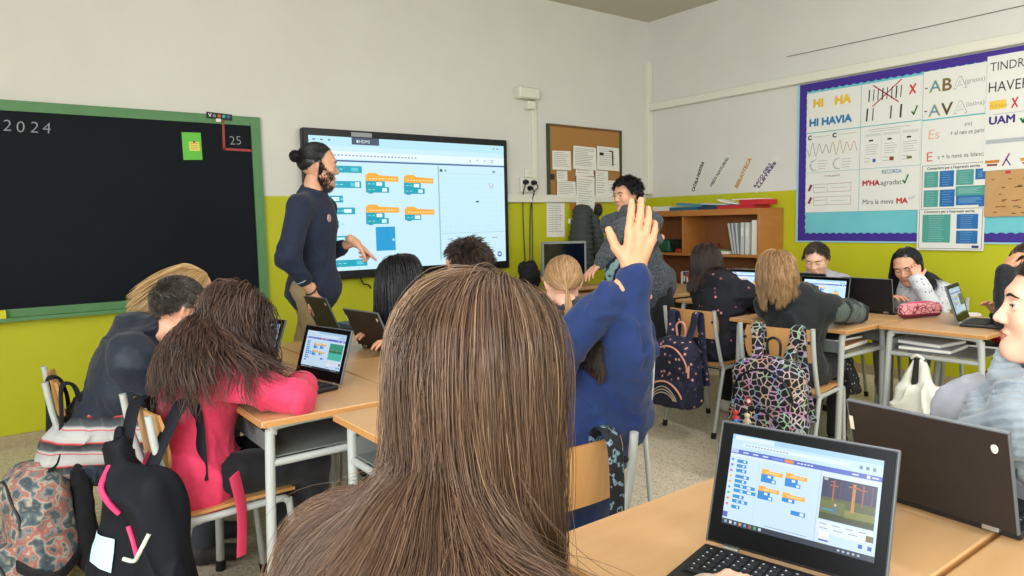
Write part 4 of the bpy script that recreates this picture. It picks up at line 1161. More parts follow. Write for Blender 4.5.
def make_chair(label, cat='chair', group='school chairs'):
    """faces local +x; the origin is on the floor under the top of the backrest"""
    t = thing('school_chair', label, cat, group=group)
    for sy in (-1, 1):
        y = sy * .185
        MB().tube([(0.0, y, .76), (.02, y, .62), (.065, y, .46), (.085, y, .425), (.12, y, .412), (.36, y, .412), (.395, y, .40), (.405, y, .37), (.43, y, .02)], .0115, M_STEEL, n=10, smooth_pts=5).build('side_rail', t, True)
        l = MB().tube([(.13, y, .412), (.10, y, .405), (.085, y, .38), (0, y, .02)], .0115, M_STEEL, n=10, smooth_pts=5).build('leg', t, True)
        MB().tube([(-.002, y, .0), (.004, y, .035)], .015, M_RUB, n=10).build('rubber_foot', l, True)
        MB().tube([(.432, y, .0), (.428, y, .035)], .015, M_RUB, n=10).build('rubber_foot', t, True)
    MB().tube([(.34, -.185, .405), (.34, .185, .405)], .009, M_STEEL, n=8).build('cross_bar', t, True)
    MB().tube([(.12, -.185, .405), (.12, .185, .405)], .009, M_STEEL, n=8).build('cross_bar', t, True)
    m = MB(); n = 14                     # curved plywood back
    def bk(u, w, o): return (0.012 + .022 * (1 - (u / .18) ** 2) * -1 + .022 + (.76 - w) * .13 + o, u, w)
    def panel(fn, u0, u1, w0, w1, th, rc_=.03, nu=14, nv=6):
        V = []; F = []
        for side in (0, 1):
            for i in range(nu + 1):
                for j in range(nv + 1):
                    a = -1 + 2 * i / nu; b = -1 + 2 * j / nv
                    # rounded rectangle squeeze
                    k = 1 - .10 * max(0, abs(b) - .5) * 2 * (abs(a) > .8)
                    V.append(fn(u0 + (u1 - u0) * (a * k + 1) / 2, w0 + (w1 - w0) * (b + 1) / 2, (side - .5) * th))
        w = (nu + 1) * (nv + 1); g = lambda s, i, j: s * w + i * (nv + 1) + j
        for i in range(nu):
            for j in range(nv):
                F.append((g(0, i, j), g(0, i + 1, j), g(0, i + 1, j + 1), g(0, i, j + 1))); F.append((g(1, i, j), g(1, i, j + 1), g(1, i + 1, j + 1), g(1, i + 1, j)))
        E = []
        for i in range(nu): E += [(g(0, i, 0), g(1, i, 0), g(1, i + 1, 0), g(0, i + 1, 0)), (g(0, i, nv), g(0, i + 1, nv), g(1, i + 1, nv), g(1, i, nv))]
        for j in range(nv): E += [(g(0, 0, j), g(0, 0, j + 1), g(1, 0, j + 1), g(1, 0, j)), (g(0, nu, j), g(1, nu, j), g(1, nu, j + 1), g(0, nu, j + 1))]
        return V, F, E
    V, F, E = panel(bk, -.18, .18, .585, .75, .010); m.add(V, F, M_PLY); m.add(V, E, M_PLYE)
    m.build('backrest', t, True)
    for sy in (-1, 1): MB().lathe([(.009, 0), (.008, .004), (.002, .006)], M_BLACK, n=10).build('rivet', t).matrix_local = Matrix.Translation((.012, sy * .165, .69)) @ Matrix.Rotation(R(-90), 4, 'Y')
    def st(u, w, o): return (w, u, .428 + .010 * math.sin((w - .08) * 8) - .012 * (1 - (u / .19) ** 2) + o)
    m = MB(); V, F, E = panel(st, -.19, .19, .075, .43, .010, nu=12, nv=10); m.add(V, F, M_PLY); m.add(V, E, M_PLYE)
    m.build('seat', t, True)
    return t
CHAIR0 = make_chair('wooden school chair')
_used = [False]
def chair(x, y, deg, label):
    t = CHAIR0 if not _used[0] else copy_tree(CHAIR0)
    _used[0] = True
    t.location = (x, y, 0); t.rotation_euler = (0, 0, R(deg)); t['label'] = label
    return t

def make_desk(label):
    """0.70 (x) by 0.50 (y), origin on the floor under the middle"""
    t = thing('school_desk', label, 'desk', group='school desks')
    m = MB(); m.box((0, 0, .711), (.70, .50, .018), M_DESK, bev=.004); m.build('tabletop', t)
    m = MB()
    for (c, s_) in (((0, -.2495, .709), (.692, .003, .016)), ((0, .2495, .709), (.692, .003, .016)), ((-.3495, 0, .709), (.003, .492, .016)), ((.3495, 0, .709), (.003, .492, .016))): m.box(c, s_, M_PLYE)
    m.build('edge_band', t)
    for sx in (-1, 1):
        x = sx * .305
        MB().tube([(x, -.235, .02), (x, -.215, .62), (x, -.205, .67), (x, -.17, .695), (x, .17, .695), (x, .205, .67), (x, .215, .62), (x, .235, .02)], .0155, M_STEEL, n=12, smooth_pts=5).build('leg_frame', t, True)
        MB().tube([(x, -.216, .575), (x, .216, .575)], .012, M_STEEL, n=10).build('cross_bar', t, True)
        for sy in (-1, 1): MB().tube([(x, sy * .2355, 0), (x, sy * .234, .04)], .019, M_RUB, n=10).build('rubber_foot', t, True)
    m = MB(); m.box((0, 0, .592), (.60, .40, .004), mat('tray_metal', '6E7472', rough=.5)); m.box((0, .2, .62), (.60, .004, .06), mat('tray_metal')); m.build('tray', t)
    return t
DESK0 = make_desk('school desk'); _ud = [False]
def desk(x, y, deg, label):
    t = DESK0 if not _ud[0] else copy_tree(DESK0)
    _ud[0] = True
    t.location = (x, y, 0); t.rotation_euler = (0, 0, R(deg)); t['label'] = label
    return t
TOPZ = .7205
# left group: two columns of desks running away from us, and one set across the near end
desk(.885, 2.455, 90, 'desk of the girl in pink, with an open laptop')
desk(.885, 3.155, 90, 'desk of the boy in the navy jacket, next to the blackboard')
desk(1.39, 2.455, 90, 'empty looking desk at the middle of the left group')
desk(1.39, 3.155, 90, 'desk under the raised laptop lids, left group')
desk(1.185, 1.80, 0, 'desk set across the near end of the left group, books in its tray')
# right group
desk(3.70, 2.155, 90, 'desk of the child in the dark green top, near corner showing')
desk(3.79 + .44, 3.0, 90, 'desk of the girl in the flowered top')
desk(4.21, 2.155, 90, 'desk behind the open laptops, facing the boy in grey')
desk(4.095, 1.54, 0, 'desk at the right with a white bag hanging from its frame')
# near table
desk(1.115, .72, 0, 'near desk that carries the open laptop with the coding page')
desk(1.115, .21, 0, 'near desk at the bottom of the picture, beside the first one')
desk(1.645 + .175, .445, 90, 'near desk under the dark laptop lid')

chair(.352, 2.44, 2, 'wooden chair of the girl in pink')
chair(.165, 3.21, -3, 'wooden chair of the boy in navy, by the lime wall')
chair(3.385, 2.745, 0, 'wooden chair with the dark floral backpack on its back')
chair(3.12, 1.995, 8, 'wooden chair with the star patterned backpack on its back')
chair(1.115, 1.245, 84, 'wooden chair of the child with the raised arm')
chair(4.98, 2.02, 184, 'wooden chair of the girl who leans on her hand')
chair(5.02, 2.66, 180, 'wooden chair of the boy in grey')
chair(4.35, .80, 92, 'wooden chair at the right end desk')
chair(2.06, 3.15, 178, 'wooden chair of the girl with long black hair')
chair(2.24, 2.54, 150, 'wooden chair of the dark haired boy before the display')
chair(1.95, 1.98, 62, 'wooden chair of the fair child with the ponytail')
chair(.50, 3.78, 0, 'wooden chair of the blonde child, behind the boy in navy')
chair(2.25, .42, 180, 'wooden chair of the person in the grey scarf')
chair(.22, .46, 20, 'wooden chair of the girl with very long brown hair')

# ------------------------------------------------------------------ laptops
M_LID = mat('laptop_black', '15161A', rough=.42, var='1B1A1B', scale=60)
M_LIDB = mat('laptop_lid_brown_black', '221D1B', rough=.5, var='2A2422', scale=40)
M_LIDG = mat('laptop_edge_grey', '5B6064', rough=.4)
M_KEY = mat('laptop_key', '1C1E22', rough=.5); M_KEYL = mat('key_legend', 'B8BEC4', rough=.6)
M_HINGE = mat('silver_hinge', 'B4B6B4', rough=.3, metal=.8)
def laptop(label, x, y, deg, open_deg, content=None, w=.29, d=.205, h=.195, z=None, dim=1.0, lid_mat=None, sticker=False, keys=True, group='open laptops'):
    """the user sits at local -y; the hinge runs along local x through the origin"""
    t = thing('laptop', label, 'laptop', (x, y, TOPZ if z is None else z), R(deg), group)
    m = MB(); m.box((0, -d / 2, .0085), (w, d, .015), M_LID, bev=.004); m.build('base', t)
    if keys:
        m = MB(); m.box((0, -.068, .0165), (w - .03, .098, .001), mat('key_well', '0B0C0E', rough=.6))
        for r_ in range(6):
            nk = 14 if r_ < 5 else 8
            for c in range(nk):
                kw = (w - .036) / nk
                if r_ == 5: kw = (w - .036) / 8
                cx = -(w - .036) / 2 + kw * (c + .5)
                m.box((cx, -.026 - r_ * .0165, .0182), (kw - .0028, .0135, .0022), M_KEY, bev=.0006)
                if dim > .9 and h > .2:
                    m.box((cx - kw * .2, -.023 - r_ * .0165, .01945), (.003, .003, .0002), M_KEYL)
        m.build('keyboard', t)
        MB().box((0, -.160, .0165), (.09, .055, .001), mat('touchpad', '24262A', rough=.35), bev=.0004).build('touchpad', t)
    lid = bpy.data.objects.new('lid_pivot', None)
    a = R(open_deg - 90)                 # lean back from upright
    up = Vector((0, math.sin(a), math.cos(a))); nrm = Vector((0, -math.cos(a), math.sin(a)))
    o = Vector((0, .004, .014))
    def lf(u, v, n):                    # u from the middle, v up the lid, n towards the user
        return tuple(o + Vector((u, 0, 0)) + up * v + nrm * n)
    rot = Matrix(((1, 0, 0), (0, -nrm.y, up.y), (0, -nrm.z, up.z))).to_3x3()
    m = MB(); m.box(lf(0, h / 2 + .004, -.004), (w, .008, h), lid_mat or M_LID, rot=rot, bev=.003)
    lo = m.build('lid', t)
    m = MB()
    for (u0, v0, u1, v1) in ((-w / 2 - .0006, .003, -w / 2 + .0030, h + .004), (w / 2 - .003, .003, w / 2 + .0006, h + .004), (-w / 2, h + .001, w / 2, h + .0046)):
        m.box(lf((u0 + u1) / 2, (v0 + v1) / 2, -.004), (u1 - u0, .0088, v1 - v0), M_LIDG, rot=rot, bev=.0012)
    m.build('lid_rim', lo)
    m = MB(); m.box(lf(0, h / 2 + .004, .0005), (w - .008, .0014, h - .008), mat('screen_bezel', '050607', rough=.4, spec=.12), rot=rot, bev=.0005); m.build('bezel', lo)
    for sx in (-1, 1):
        MB().box((sx * w * .34, .004, .013), (.028, .013, .012), M_HINGE, bev=.002).build('hinge', t)
    if sticker:
        m = MB(); q = 10
        m.prism([(-w / 2 + .024 + .006 * math.cos(i * .628), h - .030 + .0105 * math.sin(i * .628) * (1 if i > 4 else .7)) for i in range(q)], -.0092, -.0086, mat('sticker_cream', 'E2D8C4', rough=.7), lf)
        m.build('sticker', lo); m = MB()
        m.prism([(w / 2 - .010, h - .06), (w / 2 - .002, h - .06), (w / 2 - .002, h - .03), (w / 2 - .010, h - .03)], -.0092, -.0086, mat('sticker_cream'), lf)
        m.build('edge_tag', lo)
    if content:
        bl = .024; br = .020; bt = .016; bb_ = .040
        U0, U1, V0, V1 = -w / 2 + bl, w / 2 - br, bb_, h - bt
        m = MB(); lv = [0]
        def rr(u0, v0, u1, v1, c, l=1, e=1.0):   # v downwards 0..1
            m.rect(U0 + (U1 - U0) * u0, V1 - (V1 - V0) * v1, U0 + (U1 - U0) * u1, V1 - (V1 - V0) * v0, em(c, e * dim), lf, .0014 + .00012 * l)
        content(rr, m, lf, (U0, V0, U1, V1))
        m.build('screen', lo)
    return t

def blocks_page(rr, stage, extra=True, detail=True):
    rr(0, 0, 1, 1, 'CFE9FF', 0)
    rr(0, 0, 1, .055, 'A9D3F2'); rr(.02, .012, .30, .055, 'DDF0FF', 2); rr(0, .055, 1, .165, 'C6E6FF', 1); rr(.08, .085, .80, .125, 'DFF2FF', 2)
    for i in range(14): rr(.10 + i * .022, .10, .115 + i * .022, .112, '8FA8C4', 3)
    for i in range(3): rr(.86 + .04 * i, .09, .88 + .04 * i, .125, '6E86A4', 3)
    rr(0, .165, 1, .215, '4A66C8', 1); rr(0, .165, .055, .205, 'B8C8F8', 2)
    for i in range(3): rr(.09 + i * .07, .183, .13 + i * .07, .197, 'D8E2FF', 3)
    rr(.30, .18, .37, .203, '6E88E0', 2); rr(.385, .172, .445, .207, 'F08A30', 2)
    for i in range(5): rr(.47 + .022 * i, .184, .486 + .022 * i, .196, 'E2EAFF', 3)
    rr(.82, .183, .86, .198, 'D8E2FF', 3); rr(.91, .175, .93, .205, 'F4F8FF', 3); rr(.94, .183, .98, .198, 'D8E2FF', 3)
    rr(.0, .215, .5, .245, 'DCEEFF', 1)
    if detail:
        for i in range(9): rr(.012, .27 + i * .062, .030, .295 + i * .062, ('4C97FF', '9966FF', 'CF63CF', 'FFBF00', 'FFAB19', '5CB1D6', '59C059', 'FF8C1A', 'FF6680')[i], 2)
        rr(0, .865, .035, .925, '5A5AC8', 2)
    z = .275
    for i, wdt in enumerate((.075, .07, .075, .10, .085, .15, .16, .08, .11, .06)):
        gap = .052 if i not in (3, 7, 9) else .064
        if i: z += gap
        rr(.055, z, .055 + wdt, z + .036, '1F8FD8', 2)
        if wdt > .1: rr(.055 + wdt * .3, z + .006, .055 + wdt * .42, z + .030, 'C8E8FF', 3)
        rr(.055 + wdt * .62, z + .007, .055 + wdt * .8, z + .029, 'E8F6FF', 3)
    rr(.215, .25, .2165, .93, 'B2CDE4', 2)
    for (u, v, w2, h2) in ((.238, .335, .145, .10), (.403, .325, .145, .10), (.229, .52, .145, .10), (.397, .535, .15, .055)):
        rr(u, v - .015, u + .05, v, 'F8B830', 2); rr(u, v, u + w2, v + .042, 'F8B02C', 2); rr(u + .03, v + .012, u + w2 - .02, v + .024, 'FFE0A0', 3)
        rr(u, v + .042, u + .085, v + .085, '1C8ADA', 2); rr(u + .045, v + .05, u + .068, v + .076, 'E8F6FF', 3)
        if h2 > .06: rr(u, v + .085, u + .105, v + .128, '1C8ADA', 2); rr(u + .078, v + .094, u + .098, v + .12, 'E8F6FF', 3)
    rr(.465, .69, .56, .735, '1C8ADA', 2); rr(.525, .697, .55, .728, 'E8F6FF', 3)
    rr(.30, .915, .58, .922, '93A9C0', 2)
    rr(.628, .215, .632, .935, 'B6C6DA', 2)
    stage()
    rr(.64, .715, .98, .84, 'E4F0FF', 2)
    for i in range(4): rr(.655 + .08 * i, .74, .70 + .08 * i, .748, '8C9CB4', 3)
    for i in range(3): rr(.655 + .09 * i, .785, .71 + .09 * i, .792, '8C9CB4', 3)
    rr(.66, .82, .72, .915, 'F4F8FF', 3); rr(.66, .90, .72, .918, '5A6AD0', 4); rr(.94, .76, .985, .82, '7A6A3A', 3)
    rr(.90, .86, .925, .90, '3E62C0', 4); rr(.955, .86, .98, .90, '3E62C0', 4)
    rr(0, .942, 1, 1, '2A3E54', 2, .6)
    for i in range(8): rr(.02 + .035 * i, .955, .038 + .035 * i, .985, ('8FB0D0', 'D8E4F0', '9AC0E0', 'E0A050', '60A0D8', 'C85A3A', '50B070', 'D0D8E0')[i], 3)
    for i in range(5): rr(.78 + .03 * i, .96, .795 + .03 * i, .98, 'B0C4D8', 3)
def forest(rr):
    def st():
        rr(.645, .225, .98, .265, 'DCEBFA', 2)
        rr(.645, .27, .98, .70, '1B2150', 2, .9); rr(.645, .47, .98, .70, '56641F', 3, .8); rr(.645, .50, .80, .70, '6E7A26', 4, .8); rr(.80, .56, .98, .64, '8A9038', 5, .8); rr(.645, .63, .98, .70, '3E4C18', 5, .8)
        for u, wd, c in ((.715, .010, 'C0602C'), (.835, .020, 'D08A30'), (.895, .010, 'B0502C'), (.76, .005, '6A3058'), (.95, .008, '7A3A50')): rr(u, .29, u + wd, .58 if wd > .015 else .50, c, 6, .9)
        for u, v, w2 in ((.695, .34, .05), (.81, .32, .07), (.88, .33, .04), (.70, .30, .02)): rr(u, v, u + w2, v + .012, 'C0602C', 6, .9)
        rr(.655, .275, .68, .30, 'D0D0D8', 6, .8)
        rr(.735, .545, .745, .62, '2A70C0', 7); rr(.733, .525, .747, .548, 'E0C0A0', 8); rr(.66, .585, .73, .605, '3E9AC0', 7, .8)
    return st
def scr_main(rr, m, lf, b): blocks_page(rr, forest(rr))
def lake(rr):
    def st():
        rr(.645, .27, .98, .70, '2E9A80', 2); rr(.645, .52, .98, .70, '48C0B0', 3); rr(.66, .46, .96, .50, '206A50', 4); rr(.72, .42, .74, .47, 'D0805A', 5); rr(.84, .42, .855, .47, 'C8904A', 5)
    return st
def scr_lake(rr, m, lf, b): blocks_page(rr, lake(rr), detail=False)
def bright(rr):
    def st(): rr(.66, .30, .96, .66, 'BFE6F8', 2); rr(.72, .46, .86, .60, 'F0C890', 3); rr(.75, .42, .80, .47, '70A8D8', 4)
    return st
def scr_bright(rr, m, lf, b): blocks_page(rr, bright(rr), detail=False)
def dark(rr):
    def st(): rr(.645, .27, .98, .70, '6A8078', 2, .5)
    return st
def scr_grey(rr, m, lf, b): blocks_page(rr, dark(rr), detail=False)

laptop('nearest open laptop with coding blocks and a night forest on screen', 1.007, .616, -77, 109, scr_main, w=.286, d=.2, h=.210, z=TOPZ)
laptop('dark laptop seen from behind, cream sticker on its lid, beside the grey scarf', 1.433, .569, 86.3, 106, None, w=.290, h=.2005, lid_mat=M_LIDB, sticker=True)
laptop('open laptop before the girl in pink, teal picture on screen', .955, 2.49, -78, 108, scr_lake, dim=.85)
laptop('laptop half hidden by the girl in pink, screen dim', .86, 2.98, -68, 112, scr_grey, dim=.45)
laptop('dark lid tilted back, before the girl with long black hair', 1.445, 2.97, 97, 114, None, lid_mat=M_LIDB, sticker=True)
laptop('dark lid just in front of the hand of the man in navy', 1.53, 3.76, 97, 114, None, lid_mat=M_LIDB, sticker=True)
laptop('bright screened laptop before the child in the dark green top', 4.03, 2.27, -90, 100, scr_bright, w=.31, dim=1.1)
laptop('black laptop seen from behind, between the bright screen and the pencil case', 4.17, 2.05, 90, 100, None)
laptop('small bright laptop of the girl in the flowered top', 4.32, 3.02, -82, 106, scr_bright, w=.27, dim=1.1)
laptop('laptop with a greyish page open on the right end desk', 4.10, 1.515, 10, 108, scr_grey, w=.28, dim=.7, lid_mat=M_LID)
laptop('black laptop lid behind the bright screen, before the boy in grey', 4.30, 2.52, 90, 98, None)

# ------------------------------------------------------------------ bookcase at the right wall
M_WOOD = mat('bookcase_wood', 'B97A3C', rough=.45, var='A86A30', scale=5, amount=.4, stretch=(1, 1, 4))
M_WOODD = mat('bookcase_back', '8E5A34', rough=.6)
bc = thing('bookcase', 'open brown wooden bookcase against the right wall', 'bookcase', (5.54, 4.25, 0))
def bbx(name, y0, y1, x0, x1, z0, z1, m_=None):
    return MB().box(((x0 + x1) / 2 - 5.54, (y0 + y1) / 2 - 4.25, (z0 + z1) / 2), (x1 - x0, y1 - y0, z1 - z0), m_ or M_WOOD, bev=.002).build(name, bc)
BX = 5.36
bbx('side_panel', 3.59, 3.615, BX, 5.72, 0, 1.375); bbx('side_panel', 4.93, 4.955, BX, 5.72, 0, 1.375); bbx('divider', 4.42, 4.44, BX + .01, 5.70, .97, 1.32)
bbx('top', 3.59, 4.955, BX - .012, 5.72, 1.32, 1.375); bbx('shelf', 3.615, 4.93, BX, 5.70, .945, .97); bbx('shelf', 3.615, 4.93, BX, 5.70, .55, .575); bbx('plinth', 3.615, 4.93, BX + .02, 5.70, .0, .08)
bbx('back_panel', 3.615, 4.93, 5.70, 5.712, .08, 1.32, M_WOODD)
bbx('shelf', 3.615, 4.93, BX, 5.70, .08, .1)
def book(y, z, th, hgt, c, label, dep=.20, x=BX + .03, lean=0.0, cat='book', group='books in the bookcase', name='book'):
    m = MB(); rot = Matrix.Rotation(lean, 3, 'X')
    cm = mat('cover_' + c, c, rough=.5)
    m.box((0, 0, 0), (dep, th, hgt), cm, rot=rot, bev=.0015); m.box(rot @ Vector((.004, 0, .003)), (dep, th * .8, hgt - .004), M_PAPER, rot=rot)
    if th > .02: m.box(rot @ Vector((-dep / 2 - .0004, 0, hgt * .2)), (.001, th * .6, hgt * .25), M_PAPER, rot=rot)
    V = np.array(m.v); o = m.build(name, None, off=(0, 0, V[:, 2].min())); o.location = (x + dep / 2, y, z)
    return tag(o, label, cat, group)
# upper right bay: white binders, clear sleeves
for i, (y, th, c, lb) in enumerate(((3.66, .055, 'E6E4DC', 'thick white binder at the right end of the upper shelf'), (3.735, .035, 'D4D4CC', 'thin pale binder beside the thick white one'), (3.785, .03, 'C4C8C8', 'grey white binder, third from the end of the upper shelf'))):
    book(y, .970, th, .30 - .02 * (i > 0), c, lb, dep=.24, name='binder', cat='binder', group='binders on the upper shelf')
for i, y in enumerate((3.84, 3.875, 3.905)):
    m = MB(); rot = Matrix.Rotation(-.10 - .05 * i, 3, 'X'); m.box((0, 0, 0), (.22, .018, .28), mat('clear_sleeve_grey', 'A8ACAA', rough=.2, spec=.8), rot=rot, bev=.003)
    V = np.array(m.v); o = m.build('plastic_folder', None, off=(0, 0, V[:, 2].min())); o.location = (BX + .14, y, .970)
    tag(o, ('shiny grey plastic folder next to the binders', 'shiny grey plastic folder in the middle of the leaning three', 'shiny grey plastic folder that leans the most')[i], 'folder', 'plastic folders on the upper shelf')
m = MB(); m.box((5.52, 4.74, .970 + .06), (.22, .22, .115), mat('box_green', '1F5A3E', rough=.5), bev=.01); m.box((5.52, 4.74, .970 + .118), (.20, .20, .004), mat('box_dark', '123024')); single(m, 'storage_box', 'dark green box on the upper shelf of the bookcase', 'box', smooth=False)
f = SDF(); f.el((5.50, 4.55, 1.03), (.09, .09, .055), k=.03); f.el((5.47, 4.60, 1.06), (.06, .05, .04), k=.03)
o = sdf_obj(f, 'cloth_bag', mat('cloth_black', '17181C', rough=.9), .009, None, (5.5, 4.55, .975), noise=lambda P: folds(P, .012, 14, 3)); o.location = (5.5, 4.55, .975); tag(o, 'crumpled black cloth bag on the upper shelf', 'bag')
m = MB(); m.box((5.42, 4.43 + .06, .990), (.10, .06, .035), mat('box_red', 'A82E2A', rough=.5), bev=.004); single(m, 'small_box', 'small red box at the front of the upper shelf', 'box')
m = MB(); m.lathe([(.035, 0), (.04, .09), (.036, .09)], mat('pot_red', '7A2620', rough=.5), c=(5.46, 4.12, .970)); single(m, 'pencil_pot', 'dark red pot on the upper shelf', 'pot', smooth=True)
m = MB(); rot = Matrix.Rotation(.3, 3, 'Z'); m.box((5.45, 4.02, .982), (.14, .20, .022), M_PAPER, rot=None); m.box((5.45, 4.04, 1.000), (.10, .14, .014), mat('cover_6E8A5A', '6E8A5A')); single(m, 'paper_pile', 'low pile of papers on the upper shelf', 'papers')
# lower shelf of books
cols = ['C23A2E', 'C23A2E', 'D8D8D0', '4A5A6A', 'D8C83A', 'C8442E', '2E4A7A', 'E0DCD0', '8A8E96', 'C23A2E', 'D2603A', '3A6A4A', 'B8322E', 'D8D4C8', '56606A', 'C0392F', 'E2E0D6', 'B84A3A']
nm_ = {'C': 'red', 'D': 'pale', '4': 'grey blue', '2': 'dark blue', 'E': 'white', '8': 'grey', '3': 'green', 'B': 'brick red', '5': 'slate'}
CN = {'C23A2E': 'red', 'D8D8D0': 'off white', '4A5A6A': 'slate blue', 'D8C83A': 'yellow', 'C8442E': 'orange red', '2E4A7A': 'blue', 'E0DCD0': 'cream', '8A8E96': 'grey', 'D2603A': 'orange', '3A6A4A': 'green',
      'B8322E': 'dark red', 'D8D4C4': 'ivory', '56606A': 'dark grey', 'C0392F': 'brick red', 'E2E0D6': 'white', 'B84A3A': 'rust red'}
ORD = 'first second third fourth fifth sixth seventh eighth ninth tenth eleventh twelfth thirteenth fourteenth fifteenth sixteenth seventeenth eighteenth nineteenth twentieth twenty-first twenty-second twenty-third twenty-fourth twenty-fifth twenty-sixth'.split()
y = 3.64; rng = random.Random(11)
for i in range(26):
    c = cols[i % len(cols)]; th = rng.uniform(.018, .034); hh = rng.uniform(.20, .27); ln_ = rng.choice([0, 0, .12, -.1])
    y += th / 2 + abs(ln_) * .06; book(y, .576, th, hh, c, '%s upright book, %s from the near end of the middle shelf row' % (CN.get(c, 'grey'), ORD[i]), lean=ln_); y += th / 2 + .003 + abs(ln_) * .06
    if y > 4.62: break
# things lying on top
def flat(x, y, z, sx, sy, sz, c, label, rot=0, cat='folder', name='folder', bend=0.0):
    m = MB(); n = 8; cm = mat('cover_' + c, c, rough=.45)
    V = []; F = []
    for i in range(n + 1):
        u = -sy / 2 + sy * i / n; zz = bend * ((i / n) ** 2)
        V += [(-sx / 2, u, zz), (sx / 2, u, zz), (sx / 2, u, zz + sz), (-sx / 2, u, zz + sz)]
    for i in range(n):
        a = i * 4
        for k in range(4): F.append((a + k, a + (k + 1) % 4, a + 4 + (k + 1) % 4, a + 4 + k))
    F += [(0, 1, 2, 3), (n * 4 + 3, n * 4 + 2, n * 4 + 1, n * 4)]
    m.add(V, F, cm); o = m.build(name, None); o.location = (x, y, z); o.rotation_euler = (0, 0, R(rot)); return tag(o, label, cat, 'folders on top of the bookcase')
flat(5.54, 4.74, 1.376, .24, .22, .045, 'D8D4CA', 'pile of white papers at the far end of the bookcase top', 5, 'papers', 'paper_pile')
flat(5.53, 4.45, 1.376, .26, .34, .03, '23627E', 'petrol blue folder lying on the bookcase top', -6)
flat(5.53, 4.40, 1.407, .24, .28, .02, '3E7E98', 'lighter blue folder lying on the petrol blue one', 8, bend=.02)
flat(5.53, 4.12, 1.376, .25, .26, .035, '22344E', 'navy folder in the middle of the bookcase top', 4)
flat(5.52, 4.10, 1.412, .22, .30, .012, 'B8BEC2', 'grey sheet curling over the navy folder', -4, bend=-.03 + .045)
flat(5.52, 3.86, 1.376, .28, .36, .03, 'B8242C', 'long red folder on the bookcase top', 2)
flat(5.52, 3.93, 1.407, .20, .30, .010, 'E4E2DC', 'white sheet curling up over the red folders', 10, bend=.05)
flat(5.53, 3.72, 1.407, .27, .20, .045, 'C2262E', 'thick red folder at the near end of the bookcase top', -2)
flat(5.53, 3.78, 1.452, .24, .26, .008, 'E8D8D8', 'pale sheet on the thick red folder', 4)
# marker standing before the end panel, on the wall side desk
t = thing('table', 'brown wooden side table with papers and a bottle, left of the bookcase front', 'table', (4.42, 3.95, 0))
m = MB(); m.box((0, 0, .695), (1.3, .62, .03), M_DESK, bev=.004); m.build('tabletop', t)
m = MB(); m.box((.3, .12, .36), (.62, .30, .62), mat('cabinet_black', '1A1A1E', rough=.5), bev=.004); m.build('dark_cupboard', t)
for sx, sy in ((-1, -1), (1, -1), (-1, 1), (1, 1)): MB().box((sx * .6, sy * .26, .34), (.045, .045, .68), M_WOOD, bev=.004).build('leg', t)
for i in range(6):
    m = MB(); c = ('D8D4C8', 'B8C8D0', 'E0DCD2', 'C8A8A0', 'D8D8D0', 'C0D0B8')[i]
    m.box((0, 0, .006), (.22, .30, .012), mat('cover_' + c, c, rough=.6)); o = m.build('notebook', None); o.location = (4.02 + .01 * i, 3.86, .711 + .0125 * i); o.rotation_euler = (0, 0, R(-10 + 7 * i))
    tag(o, '%s notebook, %s from the bottom of the pile on the side table' % (('cream', 'pale blue', 'white', 'pinkish', 'off white', 'pale green')[i], ORD[i]), 'notebook', 'notebooks piled on the side table')
m = MB(); m.lathe([(.037, 0), (.039, .01), (.039, .17), (.030, .20), (.021, .215), (.021, .245), (.018, .25)], mat('bottle_white', 'D8DAD4', rough=.3), n=20)
o = m.build('bottle', None, True); o.location = (4.30, 3.82, .711); tag(o, 'white metal drinking bottle on the side table', 'bottle')
t = thing('banner_bag', 'dark blue bag with pale swirls standing on the side table', 'bag', (4.12, 4.08, .711))
def swirl(nt, co): return mixc(nt, ramp(nt, nois(nt, co, 9, 2), [(0, '000000'), (.52, '000000'), (.56, 'FFFFFF'), (.64, 'FFFFFF'), (.68, '000000')]), '10233E', 'A8CCD6')
m = MB(); m.box((0, 0, .15), (.22, .08, .30), mat('swirl_cloth', '10233E', rough=.7, pattern=swirl), bev=.02); m.build('body', t)
m = MB(); m.tube([(-.05, 0, .29), (-.05, 0, .35), (.05, 0, .35), (.05, 0, .29)], .006, M_BLACK, smooth_pts=5); m.build('handle', t, True)
m = MB(); m.lathe([(.007, 0), (.008, .06)], mat('marker_green', '1E6A3E'), c=(0, 0, .13), n=10); m.lathe([(.008, 0), (.008, .13)], M_WHITE, n=10)
o = m.build('marker', None, True); o.location = (4.46, 3.04, TOPZ); tag(o, 'green capped white marker standing upright behind the fair haired child', 'marker')

# monitor and desk by the front wall, coat on the wall
t = thing('computer_desk', 'low desk by the front wall with the old monitor', 'desk', (4.05, 4.85, 0))
m = MB(); m.box((0, 0, .70), (1.0, .5, .03), M_DESK, bev=.004); m.build('tabletop', t)
for sx in (-1, 1): MB().box((sx * .46, 0, .34), (.03, .46, .68), M_WOOD).build('side_panel', t)
t = thing('monitor', 'dark computer screen in a grey frame by the front wall', 'monitor', (4.12, 4.72, .716), R(-30))
m = MB(); m.box((0, 0, .25), (.40, .05, .31), mat('monitor_grey', '8A8C8C', rough=.5), bev=.008); m.build('case', t)
MB().box((0, -.0265, .25), (.36, .002, .27), mat('screen_off', '0A1020', rough=.12)).build('screen', t)
m = MB(); m.box((0, .02, .06), (.05, .04, .10), M_BLACK); m.box((0, 0, .008), (.24, .18, .016), M_BLACK, bev=.004); m.build('foot', t)
f = SDF()
for i in range(9):
    a = random.Random(i); f.el((3.80 + a.uniform(-.07, .09), 4.80 + a.uniform(-.05, .05), .80 + a.uniform(-.03, .14)), (.05, .05, .06), k=.02)
